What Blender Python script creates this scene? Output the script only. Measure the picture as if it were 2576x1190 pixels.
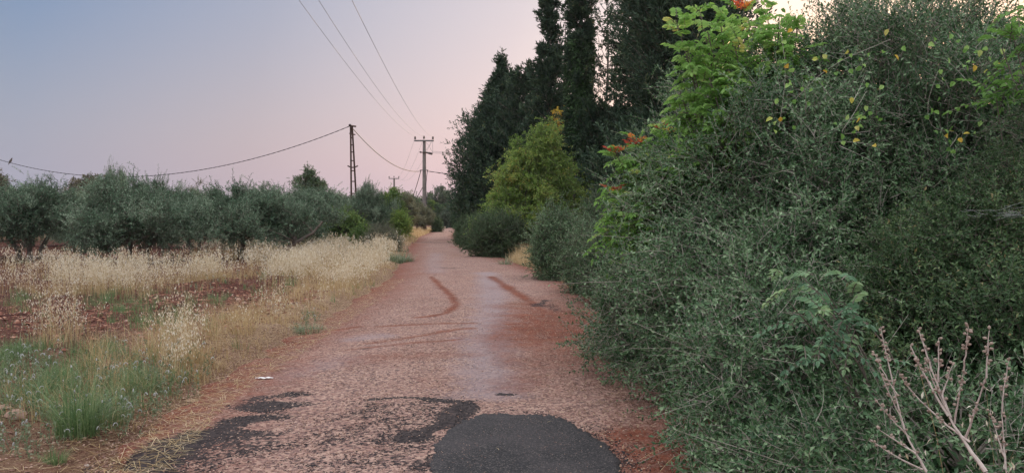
import bpy, math, random
import numpy as np
from math import radians as R
for o in list(bpy.data.objects): bpy.data.objects.remove(o)
SC = bpy.context.scene
COL = SC.collection
rng = np.random.default_rng(7)

# ------------------------------------------------------------------ camera, sky, sun, exposure
F = 1932.0                      # focal length in units of a 2576 px wide picture
PITCH = math.atan(54 / F)
CAMZ = 1.7
cam = bpy.data.cameras.new('camera'); cam.sensor_width = 36.0; cam.lens = 36.0 * F / 2576
cam.clip_start = 0.05; cam.clip_end = 4000
co = bpy.data.objects.new('camera', cam); COL.objects.link(co)
co.location = (0, 0, CAMZ); co.rotation_euler = (R(90) - PITCH, 0, 0)
SC.camera = co

SUN_EL, SUN_AZ = R(4.0), R(28.0)            # azimuth measured from +Y towards +X
sd = (math.sin(SUN_AZ) * math.cos(SUN_EL), math.cos(SUN_AZ) * math.cos(SUN_EL), math.sin(SUN_EL))
world = bpy.data.worlds.new('World'); SC.world = world; world.use_nodes = True
nt = world.node_tree; nt.nodes.clear()
def N(tree, t, **kw):
    n = tree.nodes.new(t)
    for k, v in kw.items(): setattr(n, k, v)
    return n
out = N(nt, 'ShaderNodeOutputWorld'); bg = N(nt, 'ShaderNodeBackground'); bg.inputs[1].default_value = 1.0
bg2 = N(nt, 'ShaderNodeBackground'); bg2.inputs[1].default_value = 0.05
sky = N(nt, 'ShaderNodeTexSky', sky_type='NISHITA'); sky.sun_disc = False
sky.sun_elevation = SUN_EL; sky.sun_rotation = SUN_AZ; sky.dust_density = 3.0; sky.air_density = 1.5
nt.links.new(sky.outputs[0], bg2.inputs[0])
tc = N(nt, 'ShaderNodeTexCoord'); sep = N(nt, 'ShaderNodeSeparateXYZ'); nt.links.new(tc.outputs['Generated'], sep.inputs[0])
dot = N(nt, 'ShaderNodeVectorMath', operation='DOT_PRODUCT'); dot.inputs[1].default_value = (math.sin(SUN_AZ), math.cos(SUN_AZ), 0.0)
nt.links.new(tc.outputs['Generated'], dot.inputs[0])
def s2l(c): return tuple(((v / 255 + 0.055) / 1.055) ** 2.4 if v > 10 else v / 255 / 12.92 for v in c) + (1.0,)
def wramp(stops, src):
    m = N(nt, 'ShaderNodeMapRange'); m.inputs[1].default_value = -1; m.inputs[2].default_value = 1
    nt.links.new(src, m.inputs[0])
    r = N(nt, 'ShaderNodeValToRGB'); e = r.color_ramp.elements
    while len(e) < len(stops): e.new(0.5)
    for el, (p, c) in zip(e, stops): el.position = (p + 1) / 2; el.color = c
    nt.links.new(m.outputs[0], r.inputs[0]); return r.outputs[0]
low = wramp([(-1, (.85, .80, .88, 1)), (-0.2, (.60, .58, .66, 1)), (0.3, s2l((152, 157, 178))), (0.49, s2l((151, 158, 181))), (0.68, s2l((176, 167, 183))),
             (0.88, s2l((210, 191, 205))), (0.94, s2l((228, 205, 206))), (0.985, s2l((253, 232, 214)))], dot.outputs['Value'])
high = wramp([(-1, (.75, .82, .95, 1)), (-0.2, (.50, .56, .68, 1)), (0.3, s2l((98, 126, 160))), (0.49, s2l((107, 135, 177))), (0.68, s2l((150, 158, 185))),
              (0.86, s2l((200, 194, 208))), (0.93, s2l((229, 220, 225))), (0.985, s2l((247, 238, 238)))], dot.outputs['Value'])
mr = N(nt, 'ShaderNodeMapRange', interpolation_type='SMOOTHSTEP'); mr.inputs[1].default_value = 0.02; mr.inputs[2].default_value = 0.30
nt.links.new(sep.outputs[2], mr.inputs[0])
mix = N(nt, 'ShaderNodeMix', data_type='RGBA'); nt.links.new(mr.outputs[0], mix.inputs[0]); nt.links.new(low, mix.inputs[6]); nt.links.new(high, mix.inputs[7])
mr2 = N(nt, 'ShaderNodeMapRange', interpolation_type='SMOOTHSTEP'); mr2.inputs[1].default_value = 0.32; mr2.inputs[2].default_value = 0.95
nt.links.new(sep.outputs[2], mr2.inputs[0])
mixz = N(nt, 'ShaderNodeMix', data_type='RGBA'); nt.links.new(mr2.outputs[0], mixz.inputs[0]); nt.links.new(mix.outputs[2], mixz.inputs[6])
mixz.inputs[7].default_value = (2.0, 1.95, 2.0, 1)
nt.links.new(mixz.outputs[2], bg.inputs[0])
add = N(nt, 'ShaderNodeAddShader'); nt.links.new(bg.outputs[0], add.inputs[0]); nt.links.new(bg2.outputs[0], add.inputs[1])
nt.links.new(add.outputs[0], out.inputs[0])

sl = bpy.data.lights.new('sun', 'SUN'); sl.energy = 2.6; sl.angle = R(0.6); sl.color = (1.0, 0.66, 0.36)
so = bpy.data.objects.new('sun', sl); COL.objects.link(so)
so.rotation_euler = (R(90) - SUN_EL, 0, math.pi - SUN_AZ)
SC.view_settings.view_transform = 'Standard'; SC.view_settings.look = 'None'
SC.view_settings.exposure = 0.0; SC.view_settings.gamma = 1.0; SC.view_settings.use_curve_mapping = False
SC.render.engine = 'CYCLES'
SC.cycles.max_bounces = 6; SC.cycles.diffuse_bounces = 2; SC.cycles.transmission_bounces = 4

# ------------------------------------------------------------------ projection helpers
cP, sP = math.cos(PITCH), math.sin(PITCH)
def P(px, py, D):
    u = (px - 1288) / F; v = -(py - 595) / F
    y = cP + sP * v; z = -sP + cP * v
    return np.array([u * D / y, D, CAMZ + z * D / y])
def G(px, py):
    v = -(np.asarray(py, float) - 595) / F; u = (np.asarray(px, float) - 1288) / F
    y = cP + sP * v; z = -sP + cP * v
    k = CAMZ / -z
    return np.stack([u * k, y * k], -1)
def proj(x, y, z=0.0):
    z = z - CAMZ
    d = cP * y - sP * z; v = sP * y + cP * z
    return 1288 + F * x / d, 595 - F * v / d

# ------------------------------------------------------------------ mesh helpers
def link(name, me, mats=(), parent=None):
    o = bpy.data.objects.new(name, me); COL.objects.link(o)
    if me is not None:
        for m in mats: me.materials.append(m)
    if parent is not None: o.parent = parent
    return o
def mesh(name, verts, faces, attrs=None, smooth=False, matidx=None):
    """verts (N,3); faces: list of int arrays (M,k)"""
    me = bpy.data.meshes.new(name)
    verts = np.asarray(verts, np.float32)
    faces = [np.asarray(f, np.int32) for f in faces if len(f)]
    me.vertices.add(len(verts)); me.vertices.foreach_set('co', verts.ravel())
    loops = np.concatenate([f.ravel() for f in faces])
    tot = np.concatenate([np.full(len(f), f.shape[1], np.int32) for f in faces])
    start = np.concatenate([[0], np.cumsum(tot)[:-1]]).astype(np.int32)
    me.loops.add(len(loops)); me.loops.foreach_set('vertex_index', loops)
    me.polygons.add(len(tot)); me.polygons.foreach_set('loop_start', start)
    me.polygons.foreach_set('use_smooth', np.full(len(tot), smooth))
    if matidx is not None: me.polygons.foreach_set('material_index', np.asarray(matidx, np.int32))
    me.update(calc_edges=True)
    for k, v in (attrs or {}).items():
        a = me.attributes.new(k, 'FLOAT', 'POINT'); a.data.foreach_set('value', np.asarray(v, np.float32))
    return me
class Geo:
    """collects verts and faces of many little pieces and builds them as ONE mesh"""
    def __init__(s): s.v = []; s.f = {}; s.t = []; s.n = 0
    def add(s, v, fs, t=0.5):
        v = np.asarray(v, np.float32).reshape(-1, 3)
        for f in fs:
            f = np.asarray(f, np.int64); s.f.setdefault(f.shape[1], []).append(f + s.n)
        s.v.append(v); s.t.append(np.broadcast_to(np.asarray(t, np.float32), (len(v),))); s.n += len(v)
        return s
    def build(s, name, mats, parent=None, smooth=False):
        me = mesh(name, np.concatenate(s.v), [np.concatenate(x) for x in s.f.values()], {'tint': np.concatenate(s.t)}, smooth)
        return link(name, me, mats if isinstance(mats, (list, tuple)) else [mats], parent)
def nrm(a): return a / np.maximum(np.linalg.norm(a, axis=-1, keepdims=True), 1e-9)
def leafgeo(g, pos, ax, nr, L, W, tint, fine=False, fold=0.22):
    n = len(pos)
    if n == 0: return
    L = np.broadcast_to(L, (n,))[:, None]; W = np.broadcast_to(W, (n,))[:, None]
    ax = nrm(ax); nr = nrm(nr - (nr * ax).sum(1, keepdims=True) * ax); sd_ = np.cross(ax, nr)
    tint = np.broadcast_to(tint, (n,))
    if not fine:
        up = nr * W * fold
        v = np.stack([pos, pos + ax * L * .45 + sd_ * W * .5 + up, pos + ax * L, pos + ax * L * .45 - sd_ * W * .5 + up], 1)
        b = (np.arange(n) * 4)[:, None]
        g.add(v, [np.concatenate([b + [0, 1, 2], b + [0, 2, 3]])], np.repeat(tint, 4))
    else:
        up = nr * W * fold; dr = -nr * L * .10
        v = np.stack([pos, pos + ax * L * .28 + sd_ * W * .46 + up, pos + ax * L * .68 + sd_ * W * .36 + up + dr * .5, pos + ax * L + dr,
                      pos + ax * L * .68 - sd_ * W * .36 + up + dr * .5, pos + ax * L * .28 - sd_ * W * .46 + up], 1)
        b = (np.arange(n) * 6)[:, None]
        g.add(v, [np.concatenate([b + [0, 1, 2, 3], b + [0, 3, 4, 5]])], np.repeat(tint, 6))
def tubes(g, pts, rad, s=4, tint=0.5, cap=False):
    pts = np.asarray(pts, float)
    if pts.ndim == 2: pts = pts[None]
    M, K, _ = pts.shape
    rad = np.broadcast_to(np.asarray(rad, float), (M, K))
    d = nrm(pts[:, -1] - pts[:, 0]); ref = np.where(np.abs(d[:, 2:3]) > .9, [[1., 0, 0]], [[0, 0, 1.]])
    tg = nrm(np.gradient(pts, axis=1))
    a = nrm(np.cross(tg, ref[:, None, :])); b = np.cross(tg, a)
    an = np.arange(s) * 2 * math.pi / s
    v = pts[:, :, None] + rad[:, :, None, None] * (np.cos(an)[None, None, :, None] * a[:, :, None] + np.sin(an)[None, None, :, None] * b[:, :, None])
    i = np.arange(M * K * s).reshape(M, K, s); j = np.roll(i, -1, 2)
    q = np.stack([i[:, :-1], j[:, :-1], j[:, 1:], i[:, 1:]], -1).reshape(-1, 4)
    fs = [q]
    if cap:
        fs.append(i[:, 0, ::-1].reshape(M, s)); fs.append(i[:, -1].reshape(M, s))
    t = np.broadcast_to(np.asarray(tint, float), (M,)) if np.ndim(tint) else np.full(M, tint)
    g.add(v.reshape(-1, 3), fs, np.repeat(t, K * s))
def ribbons(g, pts, wid, side, tint):
    """flat tapering strips: pts (M,K,3), wid (M,K), side (M,3)"""
    M, K, _ = pts.shape
    o = side[:, None] * wid[..., None] * .5
    v = np.stack([pts - o, pts + o], 2)
    i = np.arange(M * K * 2).reshape(M, K, 2)
    q = np.stack([i[:, :-1, 0], i[:, :-1, 1], i[:, 1:, 1], i[:, 1:, 0]], -1).reshape(-1, 4)
    g.add(v.reshape(-1, 3), [q], np.repeat(np.broadcast_to(tint, (M,)), K * 2))
def box(g, c, s, rot=None, tint=.5):
    v = np.array([[x, y, z] for x in (-.5, .5) for y in (-.5, .5) for z in (-.5, .5)]) * np.array(s)
    if rot is not None: v = v @ np.array(rot).T
    g.add(v + np.array(c), [[[0, 1, 3, 2], [4, 6, 7, 5], [0, 4, 5, 1], [2, 3, 7, 6], [0, 2, 6, 4], [1, 5, 7, 3]]], tint)
def lathe(g, base, prof, s=12, tint=.5, axis=(0, 0, 1)):
    ax = nrm(np.array(axis, float)); r = np.array([1., 0, 0]) if abs(ax[2]) > .9 else np.array([0, 0, 1.])
    a = nrm(np.cross(ax, r)); b = np.cross(ax, a); an = np.arange(s) * 2 * math.pi / s
    ring = np.cos(an)[:, None] * a + np.sin(an)[:, None] * b
    v = np.concatenate([np.array(base) + ax * z + ring * rr for rr, z in prof])
    k = len(prof); i = np.arange(k * s).reshape(k, s); j = np.roll(i, -1, 1)
    g.add(v, [np.stack([i[:-1], j[:-1], j[1:], i[1:]], -1).reshape(-1, 4), i[-1][None], i[0][::-1][None]], tint)
def dirs(n, g=None):
    v = (g or rng).normal(size=(n, 3)); return nrm(v)
def tag(o, label=None, cat=None, group=None, kind=None):
    if label: o['label'] = label
    if cat: o['category'] = cat
    if group: o['group'] = group
    if kind: o['kind'] = kind
    return o
def empty(name, loc, label, cat, group=None, rz=0, sc=1):
    o = bpy.data.objects.new(name, None); COL.objects.link(o); o.location = loc; o.rotation_euler = (0, 0, rz)
    o.scale = (sc,) * 3 if not isinstance(sc, tuple) else sc; o.empty_display_size = .2
    return tag(o, label, cat, group)
def dup(src, loc, label, rz=0, sc=1, group=None):
    r = src.copy(); COL.objects.link(r); r.location = loc; r.rotation_euler = (0, 0, rz)
    r.scale = (sc,) * 3 if not isinstance(sc, tuple) else sc
    r['label'] = label
    if group: r['group'] = group
    for ch in list(src.children):
        c = ch.copy(); COL.objects.link(c); c.parent = r
        for g in list(ch.children):
            d = g.copy(); COL.objects.link(d); d.parent = c
    return r

# ------------------------------------------------------------------ materials
def newmat(name):
    m = bpy.data.materials.new(name); m.use_nodes = True; t = m.node_tree; t.nodes.clear()
    o = N(t, 'ShaderNodeOutputMaterial'); return m, t, o
def ramp(t, src, stops, interp='LINEAR'):
    r = N(t, 'ShaderNodeValToRGB'); r.color_ramp.interpolation = interp; e = r.color_ramp.elements
    while len(e) < len(stops): e.new(.5)
    for el, (p, c) in zip(e, stops): el.position = p; el.color = (*c, 1) if len(c) == 3 else c
    t.links.new(src, r.inputs[0]); return r.outputs[0]
def attr(t, name): return N(t, 'ShaderNodeAttribute', attribute_name=name).outputs['Fac']
def noise(t, scale, detail=3, rough=.6, vec=None, dist=0):
    n = N(t, 'ShaderNodeTexNoise'); n.inputs['Scale'].default_value = scale; n.inputs['Detail'].default_value = detail
    n.inputs['Roughness'].default_value = rough; n.inputs['Distortion'].default_value = dist
    if vec is None: vec = N(t, 'ShaderNodeTexCoord').outputs['Object']
    t.links.new(vec, n.inputs['Vector']); return n.outputs['Fac']
def math_(t, op, a, b=None, clamp=False):
    n = N(t, 'ShaderNodeMath', operation=op, use_clamp=clamp)
    for i, x in enumerate((a, b)):
        if x is None: continue
        if isinstance(x, (int, float)): n.inputs[i].default_value = x
        else: t.links.new(x, n.inputs[i])
    return n.outputs[0]
def mixc(t, f, a, b):
    n = N(t, 'ShaderNodeMix', data_type='RGBA')
    if isinstance(f, (int, float)): n.inputs[0].default_value = f
    else: t.links.new(f, n.inputs[0])
    for i, x in ((6, a), (7, b)):
        if isinstance(x, tuple): n.inputs[i].default_value = (*x, 1)
        else: t.links.new(x, n.inputs[i])
    return n.outputs[2]
def foliage(name, stops, trans=.3, rough=.5, spec=.35, nscale=1.2, namt=.35):
    m, t, o = newmat(name)
    f = attr(t, 'tint')
    n = noise(t, nscale, 2)
    f = math_(t, 'ADD', f, math_(t, 'MULTIPLY', math_(t, 'SUBTRACT', n, .5), namt * 2), True)
    c = ramp(t, f, stops)
    p = N(t, 'ShaderNodeBsdfPrincipled'); t.links.new(c, p.inputs['Base Color']); p.inputs['Roughness'].default_value = rough
    p.inputs['Specular IOR Level'].default_value = spec
    tr = N(t, 'ShaderNodeBsdfTranslucent'); t.links.new(c, tr.inputs[0])
    mx = N(t, 'ShaderNodeMixShader'); mx.inputs[0].default_value = trans
    t.links.new(p.outputs[0], mx.inputs[1]); t.links.new(tr.outputs[0], mx.inputs[2]); t.links.new(mx.outputs[0], o.inputs[0])
    return m
def solid(name, c1, c2, nscale=8, rough=.7, metal=0, bump=.3, bscale=40, spec=.4, detail=4):
    m, t, o = newmat(name)
    p = N(t, 'ShaderNodeBsdfPrincipled'); p.inputs['Roughness'].default_value = rough; p.inputs['Metallic'].default_value = metal
    p.inputs['Specular IOR Level'].default_value = spec
    t.links.new(ramp(t, noise(t, nscale, detail), [(.3, c1), (.7, c2)]), p.inputs['Base Color'])
    b = N(t, 'ShaderNodeBump'); b.inputs['Strength'].default_value = bump; b.inputs['Distance'].default_value = .01
    t.links.new(noise(t, bscale, 3), b.inputs['Height']); t.links.new(b.outputs[0], p.inputs['Normal'])
    t.links.new(p.outputs[0], o.inputs[0]); return m
M = {}
M['olive'] = foliage('olive leaf', [(0, (.038, .084, .043)), (.5, (.14, .225, .135)), (1, (.38, .48, .34))], .22)
M['olive_warm'] = foliage('olive leaf dry', [(0, (.08, .10, .055)), (.5, (.17, .19, .115)), (1, (.32, .33, .22))], .25)
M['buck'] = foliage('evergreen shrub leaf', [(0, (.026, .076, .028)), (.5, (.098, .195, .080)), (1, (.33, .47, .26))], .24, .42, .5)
M['dark'] = foliage('dark shrub leaf', [(0, (.028, .062, .022)), (.5, (.07, .13, .055)), (1, (.17, .26, .12))], .25)
M['creeper'] = foliage('fine creeper leaf', [(0, (.024, .06, .022)), (.5, (.070, .135, .052)), (.9, (.18, .27, .11)), (1, (.32, .26, .12))], .3)
M['cyp'] = foliage('cypress spray', [(0, (.020, .046, .026)), (.5, (.050, .092, .050)), (.88, (.105, .160, .075)), (1, (.17, .16, .07))], .12, .6)
M['ivy'] = foliage('ivy leaf', [(0, (.028, .06, .025)), (.5, (.055, .115, .04)), (1, (.10, .20, .06))], .25)
M['light'] = foliage('light green leaf', [(0, (.13, .27, .06)), (.5, (.25, .46, .11)), (.85, (.40, .60, .19)), (1, (.60, .55, .17))], .42)
M['blueg'] = foliage('pale blue green leaflet', [(0, (.09, .19, .11)), (.5, (.17, .31, .17)), (1, (.34, .48, .22))], .35, .4, .5)
M['locust'] = foliage('yellow green leaf', [(0, (.12, .21, .045)), (.5, (.25, .39, .085)), (.85, (.42, .50, .13)), (1, (.55, .42, .10))], .35)
M['bush'] = foliage('bright bush leaf', [(0, (.06, .12, .03)), (.5, (.12, .21, .05)), (1, (.27, .35, .08))], .3)
M['far'] = foliage('far tree leaf', [(0, (.07, .105, .075)), (.5, (.12, .16, .11)), (1, (.20, .23, .15))], .2, .6, .2, .4, .5)
M['farb'] = foliage('far brown tree leaf', [(0, (.10, .10, .065)), (.5, (.17, .155, .10)), (1, (.28, .24, .14))], .2, .6, .2, .4, .5)
M['red'] = foliage('red young leaf', [(0, (.50, .07, .05)), (.45, (.72, .14, .08)), (.75, (.85, .38, .08)), (1, (.85, .68, .12))], .45, namt=.1)
M['yellow'] = foliage('yellow leaf', [(0, (.65, .38, .05)), (.5, (.75, .52, .08)), (1, (.55, .60, .14))], .35)
M['grass'] = foliage('green grass', [(0, (.07, .135, .045)), (.5, (.14, .235, .09)), (1, (.31, .38, .18))], .3, namt=.3)
M['weed'] = foliage('grey green weed', [(0, (.09, .135, .06)), (.5, (.185, .25, .135)), (1, (.36, .40, .29))], .25)
M['weedhead'] = foliage('pale weed flower', [(0, (.42, .44, .42)), (1, (.68, .68, .68))], .25)
M['straw'] = foliage('dry grass', [(0, (.30, .19, .085)), (.35, (.46, .32, .15)), (.7, (.62, .48, .27)), (1, (.80, .68, .47))], .35, .6, .2, .35, .22)
M['oat'] = foliage('oat spikelet', [(0, (.62, .50, .32)), (.5, (.84, .74, .55)), (1, (.93, .89, .78))], .35, .5, .3, .5, .2)
M['bark'] = solid('bark', (.10, .08, .065), (.22, .18, .15), 12, .85)
M['twig'] = solid('grey twig', (.26, .22, .19), (.46, .41, .36), 9, .8)
M['deadstem'] = solid('dead stem', (.40, .33, .29), (.64, .55, .49), 25, .85, bscale=90)
M['seedpod'] = solid('dry seed pod', (.26, .19, .155), (.42, .33, .27), 30, .85)
M['concrete'] = solid('weathered concrete', (.15, .13, .12), (.26, .23, .21), 3, .85)
M['porcelain'] = solid('brown porcelain', (.035, .022, .02), (.06, .035, .03), 6, .3, spec=.6)
M['steel'] = solid('dull steel', (.13, .13, .13), (.22, .21, .20), 6, .6, .4)
M['rust'] = solid('rusty steel', (.045, .028, .024), (.12, .065, .045), 5, .8, .2)
M['cable'] = solid('black cable', (.03, .03, .033), (.06, .06, .065), 3, .6)
M['wire'] = solid('aluminium wire', (.22, .21, .22), (.30, .29, .30), 3, .5, .4)
M['feather'] = solid('grey brown feathers', (.08, .07, .065), (.16, .14, .12), 30, .8)
M['stone'] = solid('pale limestone', (.40, .33, .28), (.62, .54, .47), 14, .9, bscale=60)
M['redstone'] = solid('reddish stone', (.34, .20, .15), (.52, .36, .29), 14, .9, bscale=60)
M['web'] = solid('cobweb', (.6, .6, .62), (.75, .75, .78), 5, .7)
M['litter'] = solid('crumpled white paper', (.68, .66, .66), (.85, .84, .83), 20, .8)

# ------------------------------------------------------------------ ground and road
Yk = np.array([-25, 2, 5, 6.6, 10.6, 15, 21, 33, 56, 75, 96, 115, 140, 170, 230])
Lk = np.array([-2.2, -2.4, -2.6, -2.85, -2.9, -2.95, -3.15, -4.4, -7.0, -8.1, -9.6, -13.0, -22, -40, -80])
Rk = np.array([1.6, 1.6, 1.6, 1.6, 1.6, 1.6, 1.25, -.9, -3.9, -5.2, -6.6, -9, -17, -34, -73])
def eL(y): return np.interp(y, Yk, Lk)
def eR(y): return np.interp(y, Yk, Rk)
_k = rng.uniform(-1, 1, (4, 14, 3))
def wn(x, y, sc, s=0):
    """smooth wavy noise, about -1..1, wavelength ~ sc metres"""
    r = 0
    for a, b, c in _k[s]: r = r + np.sin((a * x + b * y) * 6.28 / sc * 1.3 + c * 9)
    return r / 4.5
def gz(x, y):
    x = np.asarray(x, float); y = np.asarray(y, float)
    dl = eL(y) - x; dr = x - eR(y); d = np.maximum(dl, dr)
    off = np.clip(d / .6, 0, 1); off = off * off * (3 - 2 * off)
    bump = .045 * wn(x, y, 1.6) + .02 * wn(x, y, .45, 1) + .06 * wn(x, y, 6, 2)
    verge = .05 * off
    far = np.clip(1 - (np.abs(y) - 60) / 60, 0, 1)
    return off * (bump * far + verge) - .035 * (1 - off)
def axis(lo, a, b, hi, st, gr=1.06):
    mid = list(np.arange(a, b, st)); up = [mid[-1] + st]; s = st
    while up[-1] < hi: s *= gr; up.append(up[-1] + s)
    dn = [a - st]; s = st
    while dn[-1] > lo: s *= gr; dn.append(dn[-1] - s)
    return np.array(dn[::-1] + mid + up)
def sheet(xs, ys, zf):
    X, Y = np.meshgrid(xs, ys); nx, ny = len(xs), len(ys)
    i = np.arange(nx * ny).reshape(ny, nx)
    f = np.stack([i[:-1, :-1], i[:-1, 1:], i[1:, 1:], i[1:, :-1]], -1).reshape(-1, 4)
    return X.ravel(), Y.ravel(), zf(X, Y).ravel(), f
def soilmat():
    m, t, o = newmat('red soil')
    p = N(t, 'ShaderNodeBsdfPrincipled'); p.inputs['Roughness'].default_value = .95; p.inputs['Specular IOR Level'].default_value = .2
    n1 = noise(t, 1.3, 5); n2 = noise(t, 14, 5, .7); n3 = noise(t, 70, 3)
    f = math_(t, 'ADD', math_(t, 'MULTIPLY', n1, .45), math_(t, 'MULTIPLY', n2, .6))
    c = ramp(t, f, [(.3, (.035, .012, .009)), (.5, (.075, .026, .018)), (.68, (.14, .058, .040)), (.82, (.30, .18, .13))])
    lit = math_(t, 'MULTIPLY', attr(t, 'litter'), math_(t, 'GREATER_THAN', noise(t, 38, 4, .7, dist=1.5), .47))
    c = mixc(t, lit, c, ramp(t, n3, [(.3, (.28, .18, .10)), (.7, (.55, .42, .27))]))
    t.links.new(c, p.inputs['Base Color'])
    b = N(t, 'ShaderNodeBump'); b.inputs['Strength'].default_value = .9; b.inputs['Distance'].default_value = .04
    t.links.new(math_(t, 'ADD', n2, math_(t, 'MULTIPLY', n3, .4)), b.inputs['Height']); t.links.new(b.outputs[0], p.inputs['Normal'])
    t.links.new(p.outputs[0], o.inputs[0]); return m
xs = axis(-700, -13, 4.5, 700, .13, 1.09); ys = axis(-60, 2, 24, 1600, .13, 1.05)
x, y, z, f = sheet(xs, ys, gz)
d = np.maximum(eL(y) - x, x - eR(y))
lit = np.clip(1.15 - np.abs(d - .9) / 1.6, 0, 1) * np.clip((y - 3) / 9, .35, .9)
far_l = np.clip((y - 45) / 20, 0, 1); lit = np.maximum(lit, far_l)
gm = mesh('ground', np.stack([x, y, z], 1), [f], {'litter': lit}, True)
tag(link('ground', gm, [soilmat()]), kind='structure')

# road sheet: stains, tyre tracks and worn tar are computed where they lie on the ground
def pdist(x, y, pl):
    pl = np.asarray(pl, float); best = np.full(x.shape, 1e9)
    for a, b in zip(pl[:-1], pl[1:]):
        ab = b - a; t = np.clip(((x - a[0]) * ab[0] + (y - a[1]) * ab[1]) / max((ab ** 2).sum(), 1e-9), 0, 1)
        best = np.minimum(best, np.hypot(x - a[0] - t * ab[0], y - a[1] - t * ab[1]))
    return best
def line(pts): return G([p[0] for p in pts], [p[1] for p in pts])
SOIL = [([(1085, 700), (1108, 724), (1138, 752), (1147, 775), (1122, 794), (1085, 803), (1048, 806)], .085, .95),
        ([(1236, 700), (1288, 735), (1335, 765), (1372, 792)], .13, 1.0),
        ([(1300, 770), (1390, 775), (1490, 800)], .26, .75),
        ([(770, 845), (835, 837), (900, 828)], .10, .9), ([(955, 828), (1060, 822), (1190, 819)], .07, .75),
        ([(925, 872), (1000, 861), (1070, 850), (1150, 836), (1190, 833)], .08, .75), ([(860, 890), (960, 880), (1060, 868), (1160, 860)], .07, .6),
        ([(1285, 822), (1390, 818), (1500, 821)], .11, 1.0), ([(1280, 836), (1400, 838), (1500, 842)], .08, 1.0), ([(1285, 862), (1390, 860), (1500, 862)], .07, .9),
        ([(1260, 840), (1262, 880), (1290, 930)], .22, .55), ([(1330, 880), (1340, 930), (1300, 985)], .22, .45), ([(1620, 1190), (1600, 1150), (1560, 1110)], .20, .9),
        ([(1700, 1190), (1660, 1150), (1610, 1110)], .28, 1.0), ([(1190, 900), (1000, 905), (880, 915)], .25, .3),
        ([(1290, 790), (1270, 840), (1275, 870)], .20, .5), ([(1150, 622), (1195, 628), (1240, 634)], .5, .5), ([(1165, 600), (1130, 606)], .8, .35)]
SMOOTH = [([(1225, 690), (1240, 740), (1238, 800), (1228, 870), (1228, 950), (1235, 1000)], .32, .8), ([(890, 860), (960, 852)], .22, .6),
          ([(700, 960), (860, 915)], .25, .4), ([(1150, 860), (1215, 862)], .16, .9), ([(1095, 690), (1090, 660), (1100, 640)], .3, .4)]
DARK = [([(340, 1178), (470, 1125), (590, 1080), (690, 1026)], .26, .98), ([(690, 1026), (660, 1060), (560, 1110), (480, 1130)], .24, .72),
        ([(940, 1014), (1040, 1012), (1130, 1020), (1205, 1020)], .05, .9), ([(1180, 1030), (1140, 1060), (1090, 1095), (1040, 1110)], .12, 1.0),
        ([(900, 1050), (1000, 1040), (1100, 1040)], .30, .60), ([(860, 1110), (960, 1100), (1040, 1120)], .32, .58), ([(820, 1185), (1050, 1165)], .30, .55), ([(980, 1075), (1090, 1065)], .28, .6), ([(1000, 1150), (1080, 1130)], .2, .6), ([(330, 1185), (480, 1180), (640, 1120)], .3, .66),
        ([(1262, 1002), (1280, 1003)], .05, .9), ([(905, 887), (925, 886)], .035, .9), ([(1075, 675), (1150, 678)], .22, .6), ([(1040, 611), (1110, 612)], .45, .8), ([(1130, 1160), (1060, 1185)], .12, .7),
        ([(640, 1020), (760, 1015), (900, 1022)], .05, .5), ([(1372, 762), (1350, 775)], .12, .75), ([(1385, 770), (1400, 790)], .1, .6)]
def stain(x, y, sets, wob=.5, fall=.9):
    r = np.zeros_like(x)
    for pts, w, a in sets:
        dd = pdist(x, y, line(pts)); ww = w * (1 + wob * .5 * wn(x, y, .5, 3))
        r = np.maximum(r, a * np.clip(1.35 - dd / np.maximum(ww, .01) * fall, 0, 1))
    return r
ysr = [-20.0, -8, -3, 0, 1.5, 2.5, 3.2]
while ysr[-1] < 14.5: ysr.append(ysr[-1] + .035)
s = .035
while ysr[-1] < 225: s = min(s * 1.012, 1.5); ysr.append(ysr[-1] + s)
ysr = np.array(ysr); C = 122; v = np.linspace(0, 1, C)
Yr = np.repeat(ysr[:, None], C, 1); Lr = eL(Yr) - .25; Rr = eR(Yr) + .25
Xr = Lr + (Rr - Lr) * v
ed = np.minimum(Xr - Lr, Rr - Xr)                       # distance in from the sheet's own edge
rag = .20 + .12 * wn(Xr, Yr, .9, 1) + .05 * wn(Xr, Yr, .25, 3)
Zr = .012 + .03 * np.clip(np.minimum(ed, 1.2), 0, 1) + .004 * wn(Xr, Yr, .8, 2) - .11 * np.clip((rag - ed) / .25, 0, 1)
def roadz(x, y):
    e = np.minimum(x - eL(y) + .25, eR(y) + .25 - x)
    return .012 + .03 * np.clip(e, 0, 1)
soil = stain(Xr, Yr, SOIL); edge = np.clip(1 - (ed - .25) / 1.0, 0, 1) * .85; rightwash = np.clip((Xr + .38 + .22 * wn(Xr, Yr, 1.3, 1)) / .7, 0, 1) * np.clip(1.3 - np.abs(Yr - 11.8) / 3.2, 0, 1) * 1.05
rightwash += np.clip((Xr + .0) / 1.2, 0, 1) * np.clip(1 - np.abs(Yr - 8) / 3, 0, 1) * .35
soil = np.clip(np.maximum.reduce([soil, edge, rightwash]) + .10 * wn(Xr, Yr, 3.2, 2), 0, 1)
smo = stain(Xr, Yr, SMOOTH); drk = stain(Xr, Yr, DARK, 1.2, .62)
i = np.arange(Yr.size).reshape(Yr.shape)
f = np.stack([i[:-1, :-1], i[:-1, 1:], i[1:, 1:], i[1:, :-1]], -1).reshape(-1, 4)
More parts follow.
